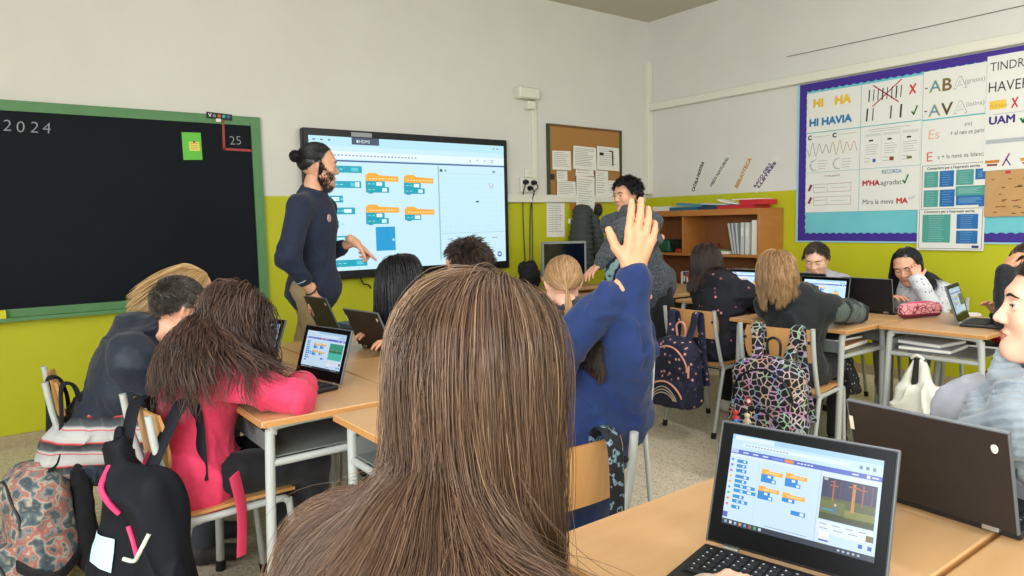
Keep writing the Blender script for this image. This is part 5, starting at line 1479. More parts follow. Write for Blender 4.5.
o = sdf_obj(f, 'backpack', mat('cloth_black'), .009, None, (3.8, 4.8, .717), noise=lambda P: folds(P, .012, 18, 5)); o.location = (3.8, 4.8, .717); tag(o, 'black bag with straps on the desk left of the monitor', 'bag')
# quilted coat hanging under the cork board
t = thing('coat', 'dark grey green quilted coat hanging on the front wall', 'coat', (4.72, 5.07, .80))
f = SDF(); f.rc((4.68, 5.09, 1.36), (4.62, 5.06, .9), .085, .13, k=.04); f.rc((4.84, 5.10, 1.30), (4.90, 5.06, .95), .06, .07, k=.04); f.el((4.70, 5.06, 1.38), (.08, .05, .06), k=.03)
f.bx((4.7, 5.285, 1.1), (.6, .1, .8), k=.001, sub=True)
f.noise = lambda P: np.abs(np.sin(P[:, 2] * 62)) * -.010 + folds(P, .006, 10, 9)
V, Q = f.mesh(.009); npmesh('quilted_body', V - np.array([4.72, 5.07, .8]), [Q], mat('coat_greygreen', '39413E', rough=.75), t)
f = SDF(); f.el((4.93, 5.12, 1.40), (.045, .04, .065), k=.02); V, Q = f.mesh(.008); npmesh('sleeve_cuff', V - np.array([4.72, 5.07, .8]), [Q], mat('coat_dark', '20201F', rough=.8), t)
m = MB(); m.box((4.82, FRONT_Y - .012, 1.435), (.42, .022, .07), mat('hook_rail', 'B8763A', rough=.5), bev=.004)
for x in (4.68, 4.80, 4.94): m.tube([(x, FRONT_Y - .02, 1.43), (x, FRONT_Y - .05, 1.42), (x, FRONT_Y - .06, 1.445)], .006, M_HINGE, n=8)
single(m, 'coat_rail', 'wooden coat rail with metal hooks below the cork board', 'rail', smooth=True)

# ------------------------------------------------------------------ bags
def hearts(nt, co):
    a = ramp(nt, vor(nt, co, 26), [(0, 'E2A898'), (.16, 'D89A90'), (.20, '22243C'), (.30, '22243C'), (.33, '3A4A6A'), (.37, '22243C')], 'CONSTANT')
    return a
def stars(nt, co):
    d = vor(nt, co, 34, 'Distance', 'DISTANCE_TO_EDGE')
    c = vor(nt, co, 26, 'Color')
    ed = ramp(nt, d, [(0, 'FFFFFF'), (.07, 'FFFFFF'), (.085, '000000')], 'CONSTANT')
    tint = mixc(nt, .70, c, '8E8690')
    return mixc(nt, ed, '14141A', tint)
def tropic(nt, co):
    a = ramp(nt, nois(nt, co, 19, 2, 'Fac'), [(0, '34404A'), (.38, '4E5A60'), (.41, '7C8486'), (.47, '9A6258'), (.50, 'B07468'), (.53, 'A8A498'), (.58, '5E6A70'), (.66, '3A4650'), (.74, '8E8A7C')], 'LINEAR')
    return a
def arc(fr, cx, cz, rx, rz, a0, a1, n=18): return [fr(cx + rx * math.cos(R(a)), cz + rz * math.sin(R(a))) for a in np.linspace(a0, a1, n)]
def pack(label, x, y, z, deg, w, h, d, m_body, m_pocket, m_zip, pocket_h=.42, strap_m=None, strap_top=.12, strap_over=.10, tilt=0.0, zip_pull=True):
    """hangs with its back panel on local +x=0, its front faces local -x; z is the bottom"""
    t = thing('backpack', label, 'backpack', (x, y, z), R(deg), 'backpacks on the chairs')
    t.rotation_euler = (0, R(tilt), R(deg))
    f = SDF(); f.bx((-d / 2, 0, h * .46), (d / 2, w / 2, h * .46), rd=d * .42, k=.03, taper=.10); f.el((-d / 2, 0, h * .72), (d * .48, w * .44, h * .27), k=.04); f.el((-d * .55, 0, h * .25), (d * .55, w * .50, h * .24), k=.04)
    sdf_obj(f, 'body', m_body, .008, t, noise=lambda P: folds(P, .008, 12, int(x * 50)))
    def surf(u, v, o=0.004):       # find the front surface
        P = np.array([[-d * 2.2, u, v]])
        for _ in range(40): P[:, 0] += np.maximum(f.ev(P) * .8, 0)
        return (P[0, 0] - o, u, v)
    g = SDF(); g.bx((-d * 1.0, 0, h * pocket_h * .5), (d * .26, w * .40, h * pocket_h * .46), rd=d * .22, k=.02, taper=.06)
    sdf_obj(g, 'front_pocket', m_pocket, .007, t, noise=lambda P: folds(P, .006, 14, 5))
    def surf2(u, v, o=.003):
        P = np.array([[-d * 2.4, u, v]])
        for _ in range(40): P[:, 0] += np.maximum(np.minimum(f.ev(P), g.ev(P)) * .8, 0)
        return (P[0, 0] - o, u, v)
    zz = arc(lambda a, b: surf2(a, b), 0, h * .56, w * .40, h * .30, -5, 185)
    MB().tube(zz, .0055, m_zip, n=6).build('zipper', t, True)
    zz = arc(lambda a, b: surf2(a, b), 0, h * .16, w * .38, h * (pocket_h - .20), 5, 175)
    MB().tube(zz, .0055, m_zip, n=6).build('zipper', t, True)
    sm = strap_m or m_body
    for sy in (-1, 1):
        pts = [(-d * .55, sy * w * .20, h * .90), (-.045, sy * w * .22, h * .985), (-.022, sy * w * .25, h + strap_top * .5), (-.015, sy * w * .27, h + strap_top), (.015, sy * w * .27, h + strap_top + .012), (.035, sy * w * .27, h + strap_top * .9), (.045, sy * w * .27, h + strap_top * .9 - strap_over), (.03, sy * w * .36, h * .6), (.02, sy * w * .45, h * .3)]
        MB().tube(pts, .02, sm, n=10, smooth_pts=5, flat=(.027, .006, (0, 1, 0))).build('shoulder_strap', t, True)
    MB().tube([(-.03, -.03, h * .97), (-.035, -.032, h + .05), (-.035, .0, h + .072), (-.035, .032, h + .05), (-.03, .03, h * .97)], .0065, m_zip if zip_pull else M_BLACK, n=8, smooth_pts=5).build('carry_loop', t, True)
    return t, f, surf2
M_HEART = mat('heart_cloth', '22243C', rough=.8, pattern=hearts); M_NAVYC = mat('navy_cloth', '24263E', rough=.85); M_PEACH = mat('peach_zip', 'E0A08E', rough=.6)
M_STAR = mat('star_cloth', '14141A', rough=.75, pattern=stars); M_TROP = mat('tropical_cloth', '7A8480', rough=.85, pattern=tropic)
t, f, s2 = pack('dark blue backpack with little hearts and peach zips', 3.36, 2.755, .18, 0, .33, .43, .15, M_HEART, M_NAVYC, M_PEACH, strap_m=M_HEART)
m = MB(); z_ = [s2(-.10 + .2 * i / 12, .10 + .055 * math.sin(i / 12 * 3.14) ** .7, .004) for i in range(13)]
for k_ in (0, .018, .036): m.tube([s2(-.10 + k_ * .6 + (.2 - k_ * 1.2) * i / 12, .06 + (.075 - k_) * math.sin(i / 12 * 3.14) ** .7, .005) for i in range(13)], .003, mat('print_cream', 'C8BCA8', rough=.7), n=5)
m.build('rainbow_print', t, True)
m = MB(); m.tube([s2(.02 - .16, .27), (s2(.02 - .16, .2)[0] - .005, -.145, .20)], .006, M_PEACH, n=6); m.build('zip_pull', t, True)
t, f, s2 = pack('black backpack covered in outlined stars, key charms on its pocket', 3.09, 1.965, .17, 8, .37, .47, .16, M_STAR, M_STAR, M_BLACK, strap_m=M_STAR, pocket_h=.5, zip_pull=False)
def charm(parent, u, v, kind):
    # small keyring figure: plain rounded doll
    p = s2(u, v, .012); m = MB(); o = thing('key_charm', None, None)
    f = SDF()
    f.el((0, 0, .0), (.012, .014, .013), k=.004); f.el((0, 0, -.028), (.010, .012, .018), k=.004)
    for sy in (-1, 1): f.rc((0, sy * .010, -.020), (0, sy * .018, -.034), .005, .004, k=.003); f.rc((0, sy * .006, -.042), (0, sy * .008, -.060), .0055, .005, k=.003)
    c = dict(a='C8BEA8', b='C23A3A', c='3A7AC0')[kind]
    V, Q = f.mesh(.0025); bpy.data.objects.remove(o)
    q = npmesh('key_charm', V, [Q], mat('charm_' + c, c, rough=.5), parent); q.location = p
    MB().tube([(0, 0, .012), (-.002, 0, .03), (0, .004, .045)], .0014, M_HINGE, n=6).build('chain', q)
charm(t, .045, .185, 'a'); charm(t, .105, .19, 'b'); charm(t, .10, .15, 'c')
m = MB(); m.disc((0, 0), .017, mat('badge_red', 'B8404A'), lambda a, b, n: (-n, a, b), h=.004, n=16); m.disc((0, 0), .010, M_PAPER, lambda a, b, n: (-n, a, b), h=.0048, n=16); q = m.build('round_badge', t); q.location = s2(.06, .245, .004)
# tropical backpack hanging off the left chair
t, f, s2 = pack('backpack with faded tropical leaf print, hanging on the chair at the far left', .20, 3.06, .05, 10, .31, .43, .20, M_TROP, M_TROP, mat('zip_dark', '2A2E30', rough=.6), strap_m=mat('mesh_black', '0E0F14', rough=.95), strap_top=.26)
f = SDF(); f.bx((.02, 0, .30), (.03, .15, .28), rd=.025, k=.02, taper=.25); sdf_obj(f, 'back_panel', mat('mesh_black'), .008, t, noise=lambda P: folds(P, .006, 14, 22))
m = MB(); m.tube([(-.02, -.16, .10), (-.10, -.20, .06), (-.19, -.14, .10), (-.23, .02, .16)], .02, mat('strap_black', '16171B', rough=.8), smooth_pts=6, flat=(.02, .004, (0, 0, 1))); m.build('waist_strap', t, True)
# black backpack with pink zips on the chair of the girl in pink
M_BLK = mat('nylon_black', '0C0F18', rough=.75, spec=.25)
t = thing('backpack', 'black backpack with pink zips and a pale blue patch, nearest to the bottom left', 'backpack', (.372, 2.33, .02), R(38), group='backpacks on the chairs')
f = SDF(); f.bx((-.08, -.02, .33), (.075, .135, .26), rd=.06, k=.05, taper=.28); f.el((-.09, -.02, .18), (.10, .15, .18), k=.05); f.rc((-.06, .06, .60), (-.03, .08, .68), .03, .02, k=.04)
sdf_obj(f, 'body', M_BLK, .008, t, noise=lambda P: folds(P, .030, 8, 21, (1, 1, .45)))
def s3(u, v, o=.002):
    P = np.array([[-.5, u, v]])
    for _ in range(60): P[:, 0] += np.maximum((f.ev(P) + f.noise(P)) * .5, 0)
    return (P[0, 0] - o - .003, u, v)
M_PINKZ = mat('pink_zip', 'E23A72', rough=.5)
MB().tube([s3(.05, .60), s3(.035, .56), s3(.01, .52), s3(-.01, .48)], .008, M_PINKZ, n=8, smooth_pts=4).build('zipper', t, True)
MB().tube([s3(-.03, .44), s3(-.05, .40), s3(-.08, .37)], .007, M_PINKZ, n=8, smooth_pts=4).build('zipper', t, True)
MB().tube([s3(-.02, .35), s3(-.06, .35), s3(-.09, .38), s3(-.11, .43)], .006, mat('cord_pale', 'C8D2C4', rough=.6), n=8, smooth_pts=4).build('cord', t, True)
g = [s3(.09, .22), s3(.01, .19), s3(-.0, .10), s3(.10, .08)]
m = MB(); n_ = 6
P4 = [[s3(.10 - .085 * i / n_, .33 + .09 * j / n_ - .02 * i / n_, .004) for j in range(n_ + 1)] for i in range(n_ + 1)]
m.add([p for r_ in P4 for p in r_], [(i * (n_ + 1) + j, i * (n_ + 1) + j + 1, (i + 1) * (n_ + 1) + j + 1, (i + 1) * (n_ + 1) + j) for i in range(n_) for j in range(n_)], mat('patch_paleblue', 'B4DCDD', rough=.6)); m.build('reflective_patch', t, True)
for y0 in (-.09, .07):
    MB().tube([(-.07, y0 * .6, .58), (-.03, y0 * .8, .66), (.02, y0, .745), (.055, y0, .762), (.085, y0, .74), (.10, y0, .66), (.08, y0 * 1.2, .50)], .02, M_BLK, n=10, smooth_pts=5, flat=(.024, .006, (0, 1, 0))).build('shoulder_strap', t, True)
m = MB(); m.tube([(.10, -.21, .52), (.12, -.215, .40), (.10, -.22, .26)], .02, mat('ribbon_pink', 'E04068', rough=.6), smooth_pts=5, flat=(.025, .003, (1, 0, 0))); m.build('ribbon', t, True)
# checked jacket around the chair of the boy in navy
def plaid(nt, co):
    s = ramp(nt, stripes(nt, co, 2, 11, .1), [(0, 'B8B8B6'), (.32, 'A8ABAD'), (.36, 'B8323A'), (.42, 'B8B8B6'), (.52, '4E5258'), (.78, '2A2C30'), (.84, 'C23A3A'), (.90, 'B0B2B2')], 'LINEAR')
    return mixc(nt, ramp(nt, stripes(nt, co, 0, 17), [(0, '000000'), (.5, '000000'), (.55, '555555'), (.7, '000000')]), s, '9AA0A4')
f = SDF(); f.rc((.24, 2.96, .57), (.44, 2.80, .60), .065, .05, k=.04); f.rc((.26, 3.0, .50), (.42, 2.82, .52), .085, .06, k=.04); f.el((.20, 3.05, .48), (.09, .09, .12), k=.04); f.rc((.44, 2.78, .58), (.54, 2.76, .64), .045, .03, k=.03)
o = sdf_obj(f, 'checked_jacket', mat('plaid_cloth', 'D8D6D0', rough=.8, pattern=plaid), .008, None, (.33, 3.02, .3), noise=lambda P: folds(P, .014, 10, 31)); o.location = (.33, 3.02, .3); tag(o, 'white, black and red checked jacket bundled behind the boy in navy', 'jacket')

# hanging and lying small things at the right group
t = thing('pencil_case', 'pink and maroon pencil case with little drawings, on the right end desk', 'pencil case', (4.17, 1.77, TOPZ + .001), R(-22))
f = SDF(); f.bx((0, 0, .042), (.135, .035, .040), rd=.03, k=.01)
def doodle(nt, co): return mixc(nt, ramp(nt, vor(nt, co, 34, 'Distance', 'DISTANCE_TO_EDGE'), [(0, 'FFFFFF'), (.03, 'FFFFFF'), (.05, '000000')], 'CONSTANT'), 'E0959A', '7A2E44')
V, Q = f.mesh(.005); mi = (V[Q].mean(1)[:, 2] < .024).astype(int)
npmesh('body', V, [Q], [mat('case_pink', 'E0959A', rough=.7, pattern=doodle), mat('case_maroon', '7A1E3A', rough=.7)], t, True, midx=mi)
MB().tube([(-.125, 0, .072), (-.06, 0, .084), (.06, 0, .084), (.125, 0, .072)], .004, M_PINKZ, n=6, smooth_pts=4).build('zipper', t, True)
def bag_mesh():
    f = SDF(); f.bx((0, 0, .12), (.045, .085, .12), rd=.04, k=.02, taper=-.1)
    return f
t = thing('carrier_bag', 'white plastic carrier bag hanging from the right end desk', 'bag', (3.765, 1.60, .22))
f = SDF(); f.bx((0, 0, .08), (.055, .115, .125), rd=.035, k=.02, taper=.12); f.rc((0, .06, .19), (0, .018, .34), .030, .010, k=.025); f.rc((0, -.06, .19), (0, -.018, .34), .030, .010, k=.025)
sdf_obj(f, 'body', mat('plastic_white', 'D6D8CE', rough=.35, sss=.2), .006, t, noise=lambda P: folds(P, .018, 13, 41, (1, 1, .4)))
MB().tube([(0, -.03, .345), (-.012, 0, .365), (0, .03, .345)], .008, mat('plastic_white'), n=8, smooth_pts=4).build('knot', t, True)
M_SPEC = mat('dark_flowered_cloth', '16181A', rough=.8, pattern=lambda nt, co: ramp(nt, vor(nt, co, 60), [(0, 'A8A8A0'), (.16, '8A8C84'), (.2, '16181A')], 'CONSTANT'))
t = thing('drawstring_bag', 'small dark flowered bag hanging between the two desks', 'bag', (3.72, 1.93, .33), R(10)); t.rotation_euler = (R(-22), 0, 0)
f = SDF(); f.bx((0, 0, .10), (.035, .075, .11), rd=.03, k=.02, taper=.12); sdf_obj(f, 'body', M_SPEC, .007, t, noise=lambda P: folds(P, .009, 14, 51))
MB().tube([(0, .03, .20), (0, .045, .28), (0, .0, .31), (0, -.02, .22)], .004, M_BLACK, n=6, smooth_pts=5).build('cord', t, True)
MB().tube([(.0, .01, .20), (0, .0, .27), (0, .025, .30)], .007, mat('ribbon_white', 'C8CAC6'), n=6, smooth_pts=4).build('bow', t, True)
f = SDF(); f.bx((4.62, 1.33, .42), (.10, .19, .20), rd=.09, k=.05, taper=.15); f.el((4.60, 1.22, .33), (.11, .14, .14), k=.05)
t = thing('backpack', 'plain black backpack hanging behind the right end desk', 'backpack', (4.6, 1.3, .2), group='backpacks on the chairs')
V, Q = (setattr(f, 'noise', lambda P: folds(P, .012, 10, 61)), f.mesh(.009))[1]; npmesh('body', V - np.array([4.6, 1.3, .2]), [Q], M_BLK, t)
MB().tube([(0, -.04, .40), (0, -.045, .47), (0, 0, .50), (0, .045, .47), (0, .05, .40)], .011, M_BLK, n=8, smooth_pts=5).build('carry_loop', t, True)
f = SDF(); f.rc((4.50, 1.50, .36), (4.46, 1.32, .24), .07, .10, k=.04); o = sdf_obj(f, 'red_jacket', mat('cloth_red', '8E1A24', rough=.85), .009, None, (4.5, 1.4, .1), noise=lambda P: folds(P, .012, 12, 62)); o.location = (4.5, 1.4, .1); tag(o, 'dark red jacket hanging low behind the white carrier bag', 'jacket')
# books in the trays
def tray_items(lst):
    for (x, y, z, sx, sy, sz, c, rot, nm, lb, ct) in lst:
        m = MB(); m.box((0, 0, sz / 2), (sx, sy, sz), mat('cover_' + c, c, rough=.6), bev=.002); m.box((0, 0, sz / 2), (sx + .002, sy + .002, sz * .6), M_PAPER)
        o = m.build(nm); o.location = (x, y, z); o.rotation_euler = (0, 0, R(rot)); tag(o, lb, ct, 'things in the desk trays')
tray_items([(3.68, 1.99, .595, .30, .22, .030, '9A6A42', 6, 'book', 'thick light brown book in the tray of the desk with the near corner', 'book'),
            (3.70, 2.02, .626, .24, .20, .020, '3A3E44', -4, 'folder', 'dark folder on top of the light brown book', 'folder'),
            (3.94, 1.60, .595, .26, .24, .022, '8A9096', 4, 'folder', 'grey folder in the tray above the white carrier bag', 'folder'),
            (3.96, 1.62, .618, .24, .22, .020, 'B4B8BC', -7, 'notebook', 'pale notebook on the grey folder in the tray', 'notebook'),
            (4.22, 1.45, .595, .20, .20, .016, '33383E', 10, 'folder', 'black folder at the near end of the right desk tray', 'folder'),
            (1.07, 1.80, .595, .22, .26, .022, '8C5A3C', 8, 'book', 'brown book at the bottom of the pile in the near tray', 'book'),
            (1.07, 1.80, .618, .21, .25, .018, 'A87454', 2, 'book', 'lighter brown book second in the pile in the near tray', 'book'),
            (1.08, 1.80, .637, .20, .24, .018, '7A4A34', -6, 'book', 'dark brown book third in the pile in the near tray', 'book'),
            (1.08, 1.79, .656, .19, .22, .018, '9C6848', 9, 'book', 'brown book on top of the pile in the near tray', 'book')])
f = SDF(); f.el((4.28, 1.38, .655), (.11, .09, .045), k=.02); o = sdf_obj(f, 'red_pouch', mat('cloth_bright_red', 'B01C26', rough=.6), .007, None, (4.28, 1.38, .61), noise=lambda P: folds(P, .006, 14, 63)); o.location = (4.28, 1.38, .61); tag(o, 'bright red pouch stuffed under the right end desk', 'pouch')
# sheets on the left desks
for (x, y, r_, lb) in ((1.42, 2.62, 12, 'white sheet of paper on the middle desk of the left group'), (4.45, 1.62, 40, 'crumpled white tissue behind the laptop on the right end desk')):
    m = MB(); m.box((0, 0, .0012), (.15, .21, .002) if r_ == 12 else (.06, .09, .02), M_PAPER); o = m.build('paper_sheet'); o.location = (x, y, TOPZ); o.rotation_euler = (0, 0, R(r_)); tag(o, lb, 'paper')
# lanyard strap with white lettering on the chair of the raised arm
m = MB(); m.tube([(1.215, 1.205, .30), (1.212, 1.203, .5), (1.212, 1.203, .70), (1.215, 1.225, .772), (1.218, 1.272, .772), (1.22, 1.290, .66)], .02, mat('strap_scribble', '14161C', rough=.7, pattern=lambda nt, co: ramp(nt, nois(nt, co, 38, 2), [(0, '0F131C'), (.55, '0F131C'), (.60, '7E98A8'), (.66, '0F131C')])), smooth_pts=5, flat=(.026, .005, (1, 0, 0)))
m.box((1.212, 1.195, .30), (.11, .06, .10), M_BLK, bev=.015)
single(m, 'bag_strap', 'black strap with pale scribbled print on the chair of the raised arm', 'strap', smooth=True)

# ------------------------------------------------------------------ the people
H_LBROWN = hair_mat('hair_light_brown', '34241A', '6A4E3A', 'A88A6A')
H_DBROWN = hair_mat('hair_dark_brown', '1E1512', '3E2B24', '7A5A48')
H_BLACK = hair_mat('hair_black', '0C0B10', '1A181F', '353340', rough=.35)
H_BLONDE = hair_mat('hair_blonde', '7A5A38', 'B8925E', 'E2C898')
H_SHORTB = hair_mat('hair_short_brown', '1C1512', '38291F', '5A4434')
H_FAIR = hair_mat('hair_fair', '5E4630', '9A7650', 'D0AC7C')
H_GREY = hair_mat('hair_cropped', '26211E', '463E38', '76706A')
def cloth(name, c, v=None, rough=.85, scale=40, **k): return mat(name, c, rough=rough, var=v, scale=scale, sheen=.1, bump=.22, **k)

# girl with the very long hair, nearest to the camera
q = person('girl with very long light brown hair seen from behind, in a cream fleece', (.13, .545, .47), (.355, .610, .955), (.456, .650, 1.127), 6, hyaw=14, hpitch=-3, hs=1.0, s=1.0,
           wr=(.80, .600, .770), wl=(.50, .66, .62), pr=(0, -.4, -1), hand_r=dict(d=(1, .12, -.15), n=(0, 0, 1), curl=(.45, .4, .45, .5)), skin='light',
           top=mat('fleece_cream', 'C2A78E', rough=.95, var='AE9078', scale=160, bump=.9, sheen=.5), top_name='fleece_jacket', sleeve=.86, puff=.012, fold=.007, voxel=.007, trousers=cloth('jeans_blue', '2E3A50'),
           head_voxel=.0035, hand_voxel=.0025, face=True)
hair(q['hd'], H_LBROWN, q['root'], q['base'], n=22000, tonepow=1.5, comb=(0, -.22, 0), length=.37, ramp_in=7, rad=.00043, steps=24, style='long', crown_back=True, part=.012, wave=.008, wfreq=13, clump=.45, nclump=420, vol=.024, flyaway=.03, hug=.5, seed=3, tones=(0.06, 1.0), streak=.5, lenvar=.22, gravity=.30, back_bias=.30, scalp_tone=.35)

# girl in pink, hair over her desk
q = person('girl in a bright pink sweater with long wavy dark hair, bent over her laptop', (.50, 2.44, .50), (.575, 2.455, .905), (.685, 2.455, .985), 0, hyaw=8, hpitch=-30, s=.98, hs=.98,
           wr=(.855, 2.36, .765), wl=(.83, 2.66, .765), pr=(-.3, -1, -.1), pl=(-.2, 1, -.2), hand_r=dict(d=(.4, 1, 0), n=(0, 0, 1)), skin='mid',
           top=cloth('sweater_pink', 'DC3C62', 'C42E54'), puff=.016, fold=.012, hem=.02, voxel=.008, trousers=cloth('trousers_black', '14151A'), shoes='B03A60', fold_freq=8)
hair(q['hd'], H_DBROWN, q['root'], q['base'], n=3600, length=.40, rad=.0014, steps=20, style='long', part=.0, wave=.011, wfreq=42, clump=.75, nclump=160, vol=.045, seed=7, tones=(.1, 1), streak=.5, gravity=.2, back_bias=.35)

# boy in the navy jacket
q = person('boy in a hooded navy jacket with cropped dark hair, leaning over his desk', (.33, 3.08, .50), (.48, 2.90, .900), (.585, 2.835, 1.005), -22, hyaw=5, hpitch=-16, s=1.02, hs=1.0,
           wr=(.80, 2.86, .76), wl=(.80, 3.10, .76), skin='mid', top=cloth('jacket_navy', '141C2C', '1C2638', rough=.6), top_name='padded_jacket', puff=.03, hood=True, fold=.016, fold_freq=7, voxel=.008,
           trousers=cloth('trousers_grey', '3A3E46'), face=True)
hair(q['hd'], H_GREY, q['root'], q['base'], n=5200, length=.020, rad=.0011, steps=4, style='short', comb=(0, .9, .2), lift=.7, vol=.006, clump=.2, seed=9, tones=(.0, .9), scalp_tone=.25)
# blonde child behind him
q = person('blonde child mostly hidden behind the boy in navy, hair blowing to the left', (.58, 3.74, .50), (.66, 3.55, .89), (.735, 3.33, 1.02), -30, hyaw=-18, hpitch=-12, s=.98, wr=(.90, 3.5, .76), wl=(.9, 3.75, .76), skin='light',
           top=cloth('top_white_grey', 'B8BCC4'), trousers=cloth('jeans_blue', '2E3A50'), fold=.008)
hair(q['hd'], H_BLONDE, q['root'], q['base'], n=2400, length=.27, rad=.0017, steps=14, style='long', comb=(-.1, -.3, 0), hug=.6, gravity=.16, gdir=(-.62, .35, -.62), clump=.6, nclump=60, vol=.02, seed=12, tones=(.25, 1), scalp_tone=.5)

# girl with long black hair and boy before the display
q = person('girl with long straight black hair in a grey green top, by the display', (1.92, 3.10, .50), (1.70, 2.97, .90), (1.545, 2.935, 1.045), 165, hyaw=98, hpitch=-12, s=1.0, wr=(1.50, 3.06, .78), wl=(1.48, 2.80, .78), skin='mid',
           top=cloth('top_greygreen', '51646A', '46575C'), puff=.014, fold=.010, trousers=cloth('trousers_black', '14151A'), hand_l=dict(d=(-1, .1, .1), n=(0, 0, 1)), hand_r=dict(d=(-1, -.1, .2), n=(0, 0, 1)))
hair(q['hd'], H_BLACK, q['root'], q['base'], n=2800, length=.36, rad=.0016, steps=16, style='long', part=0, wave=.002, clump=.5, nclump=90, vol=.026, seed=14, tones=(0, .8), gravity=.25)
q = person('dark haired boy seen from behind, low in front of the display', (2.13, 2.62, .50), (1.94, 2.73, .93), (1.83, 2.80, 1.095), 150, hyaw=118, hpitch=-6, hs=1.06, s=1.0, wr=(1.72, 2.9, .78), wl=(1.68, 2.66, .78), skin='mid',
           top=cloth('top_dark', '23262E'), trousers=cloth('trousers_grey', '3A3E46'), fold=.008)
hair(q['hd'], H_SHORTB, q['root'], q['base'], n=2600, length=.050, rad=.0017, steps=7, style='short', comb=(.2, .1, .1), lift=.75, vol=.010, wave=.003, wfreq=90, clump=.5, nclump=160, seed=16, tones=(0, .75), scalp_tone=.1)
# fair child with ponytail
q = person('fair child with a low ponytail and a furry dark hood, seen from behind', (2.00, 2.10, .50), (2.02, 2.24, .90), (2.00, 2.30, 1.035), 62, hyaw=58, hpitch=-5, s=.98, hs=1.0, wr=(2.2, 2.5, .76), wl=(2.0, 2.55, .76), skin='light',
           top=cloth('jacket_dark', '262A34', rough=.7), hood=True, puff=.03, fold=.012, trousers=cloth('jeans_blue', '2E3A50'))
hair(q['hd'], H_FAIR, q['root'], q['base'], n=3200, length=.2, rad=.0012, steps=12, style='tie', tie=(0, -.108, -.035), tail=(.20, .020, 420, (0, -.6, -.6)), clump=.35, nclump=90, vol=.010, seed=18, tones=(.15, 1), scalp_tone=.4)
rg = np.random.default_rng(5); cN = q['neck'] - q['fwd'] * .05 + A3(0, 0, -.01)
a = rg.uniform(0, 6.28, 2600); base_ = cN + np.stack([np.cos(a) * .10, np.sin(a) * .085, .02 * np.sin(a * 3) + rg.normal(size=2600) * .018], 1); dr = np.stack([np.cos(a), np.sin(a), rg.normal(size=2600) * .7], 1); dr += rg.normal(size=dr.shape) * .5; dr /= np.linalg.norm(dr, axis=1, keepdims=True)
Pf = base_[:, None] + dr[:, None] * np.linspace(0, .05, 4)[None, :, None] + np.array([0, 0, -.012])[None, None] * (np.linspace(0, 1, 4) ** 2)[None, :, None]
S_ = Strands(); S_.add(*tri_strands(Pf, .0016, np.roll(dr, 1, 1), rg.uniform(.1, .8, 2600))); S_.build('fur_trim', hair_mat('fur_brown', '2A2019', '5A4636', '8A7058', rough=.8), q['root'], q['base'])

# child with the raised arm
q = person('child in a blue sweatshirt with one arm raised high, seen from behind', (1.26, 1.50, .48), (1.263, 1.365, .835), (1.335, 1.360, .945), 66, hyaw=60, hpitch=2, s=1.06, hs=1.0, wr=(1.318, 1.248, 1.165), wl=(1.262, 1.255, 1.115), shw=.122, arm=.80,
           pr=(-.9, -.6, 0), pl=(-.9, -.25, .35), hand_r=dict(d=(.22, -.12, 1), n=(-.5, -.85, .05), curl=(.16, .25, .32, .40), thumb=.6, hs=1.25, spread=.6), hand_l=dict(d=(.8, -.2, .55), n=(-.3, -.8, .3), curl=(.9, .9, .9, .9)), skin='tan',
           top=cloth('sweat_blue', '142C60', '10244C', rough=.9), top_name='sweatshirt', collar=False, puff=.018, sleeve=.93, fold=.012, voxel=.007, hand_voxel=.0028, trousers=cloth('trousers_grey', '3A3E46'), face=None)
hair(q['hd'], H_SHORTB, q['root'], q['base'], n=3600, length=.045, rad=.0011, steps=7, style='short', comb=(0, -.2, -.3), lift=.5, vol=.008, clump=.3, nclump=120, seed=20, tones=(.1, .9))

# two girls with their backs to us, right group
q = person('girl in a black flowered top with straight dark hair, typing, seen from behind', (3.62, 2.72, .50), (3.70, 2.725, .90), (3.745, 2.895, 1.015), 8, hyaw=22, hpitch=-16, s=1.0, hs=1.0, wr=(4.02, 2.84, .775), wl=(4.02, 2.98, .775), pr=(0, -1, -.6), skin='mid',
           top=mat('flowered_black', '14161F', rough=.85, pattern=lambda nt, co: ramp(nt, vor(nt, co, 17), [(0, 'C89080'), (.10, '8A4A50'), (.15, '14161F')], 'CONSTANT')), puff=.018, fold=.010, trousers=cloth('trousers_black', '14151A'), hood=True, shoes='D8D0CC')
hair(q['hd'], H_DBROWN, q['root'], q['base'], n=2400, length=.215, rad=.0018, steps=14, style='long', part=0, wave=.002, clump=.5, nclump=90, vol=.020, seed=22, tones=(0, .62), gravity=.25, lenvar=.08)
q = person('child in a dark green and grey top with wavy blonde hair, seen from behind', (3.36, 2.03, .50), (3.43, 2.06, .885), (3.30, 2.10, 1.00), 12, hyaw=15, hpitch=-12, s=1.03, hs=1.0, wr=(3.90, 2.08, .765), wl=(3.86, 2.28, .765), pr=(-.2, -1, -.1), pl=(0, 1, -.4), skin='light',
           top=cloth('top_black_green', '11161A', '151C1E'), sleeve_mat=cloth('sleeve_greygreen', '4C5A56', '424E4B'), puff=.018, fold=.011, trousers=cloth('trousers_black', '14151A'), hood=True)
hair(q['hd'], H_FAIR, q['root'], q['base'], n=2800, length=.165, rad=.0015, steps=16, style='long', part=0, wave=.006, wfreq=52, clump=.75, nclump=90, vol=.026, seed=24, tones=(.15, 1), gravity=.22, lenvar=.15)

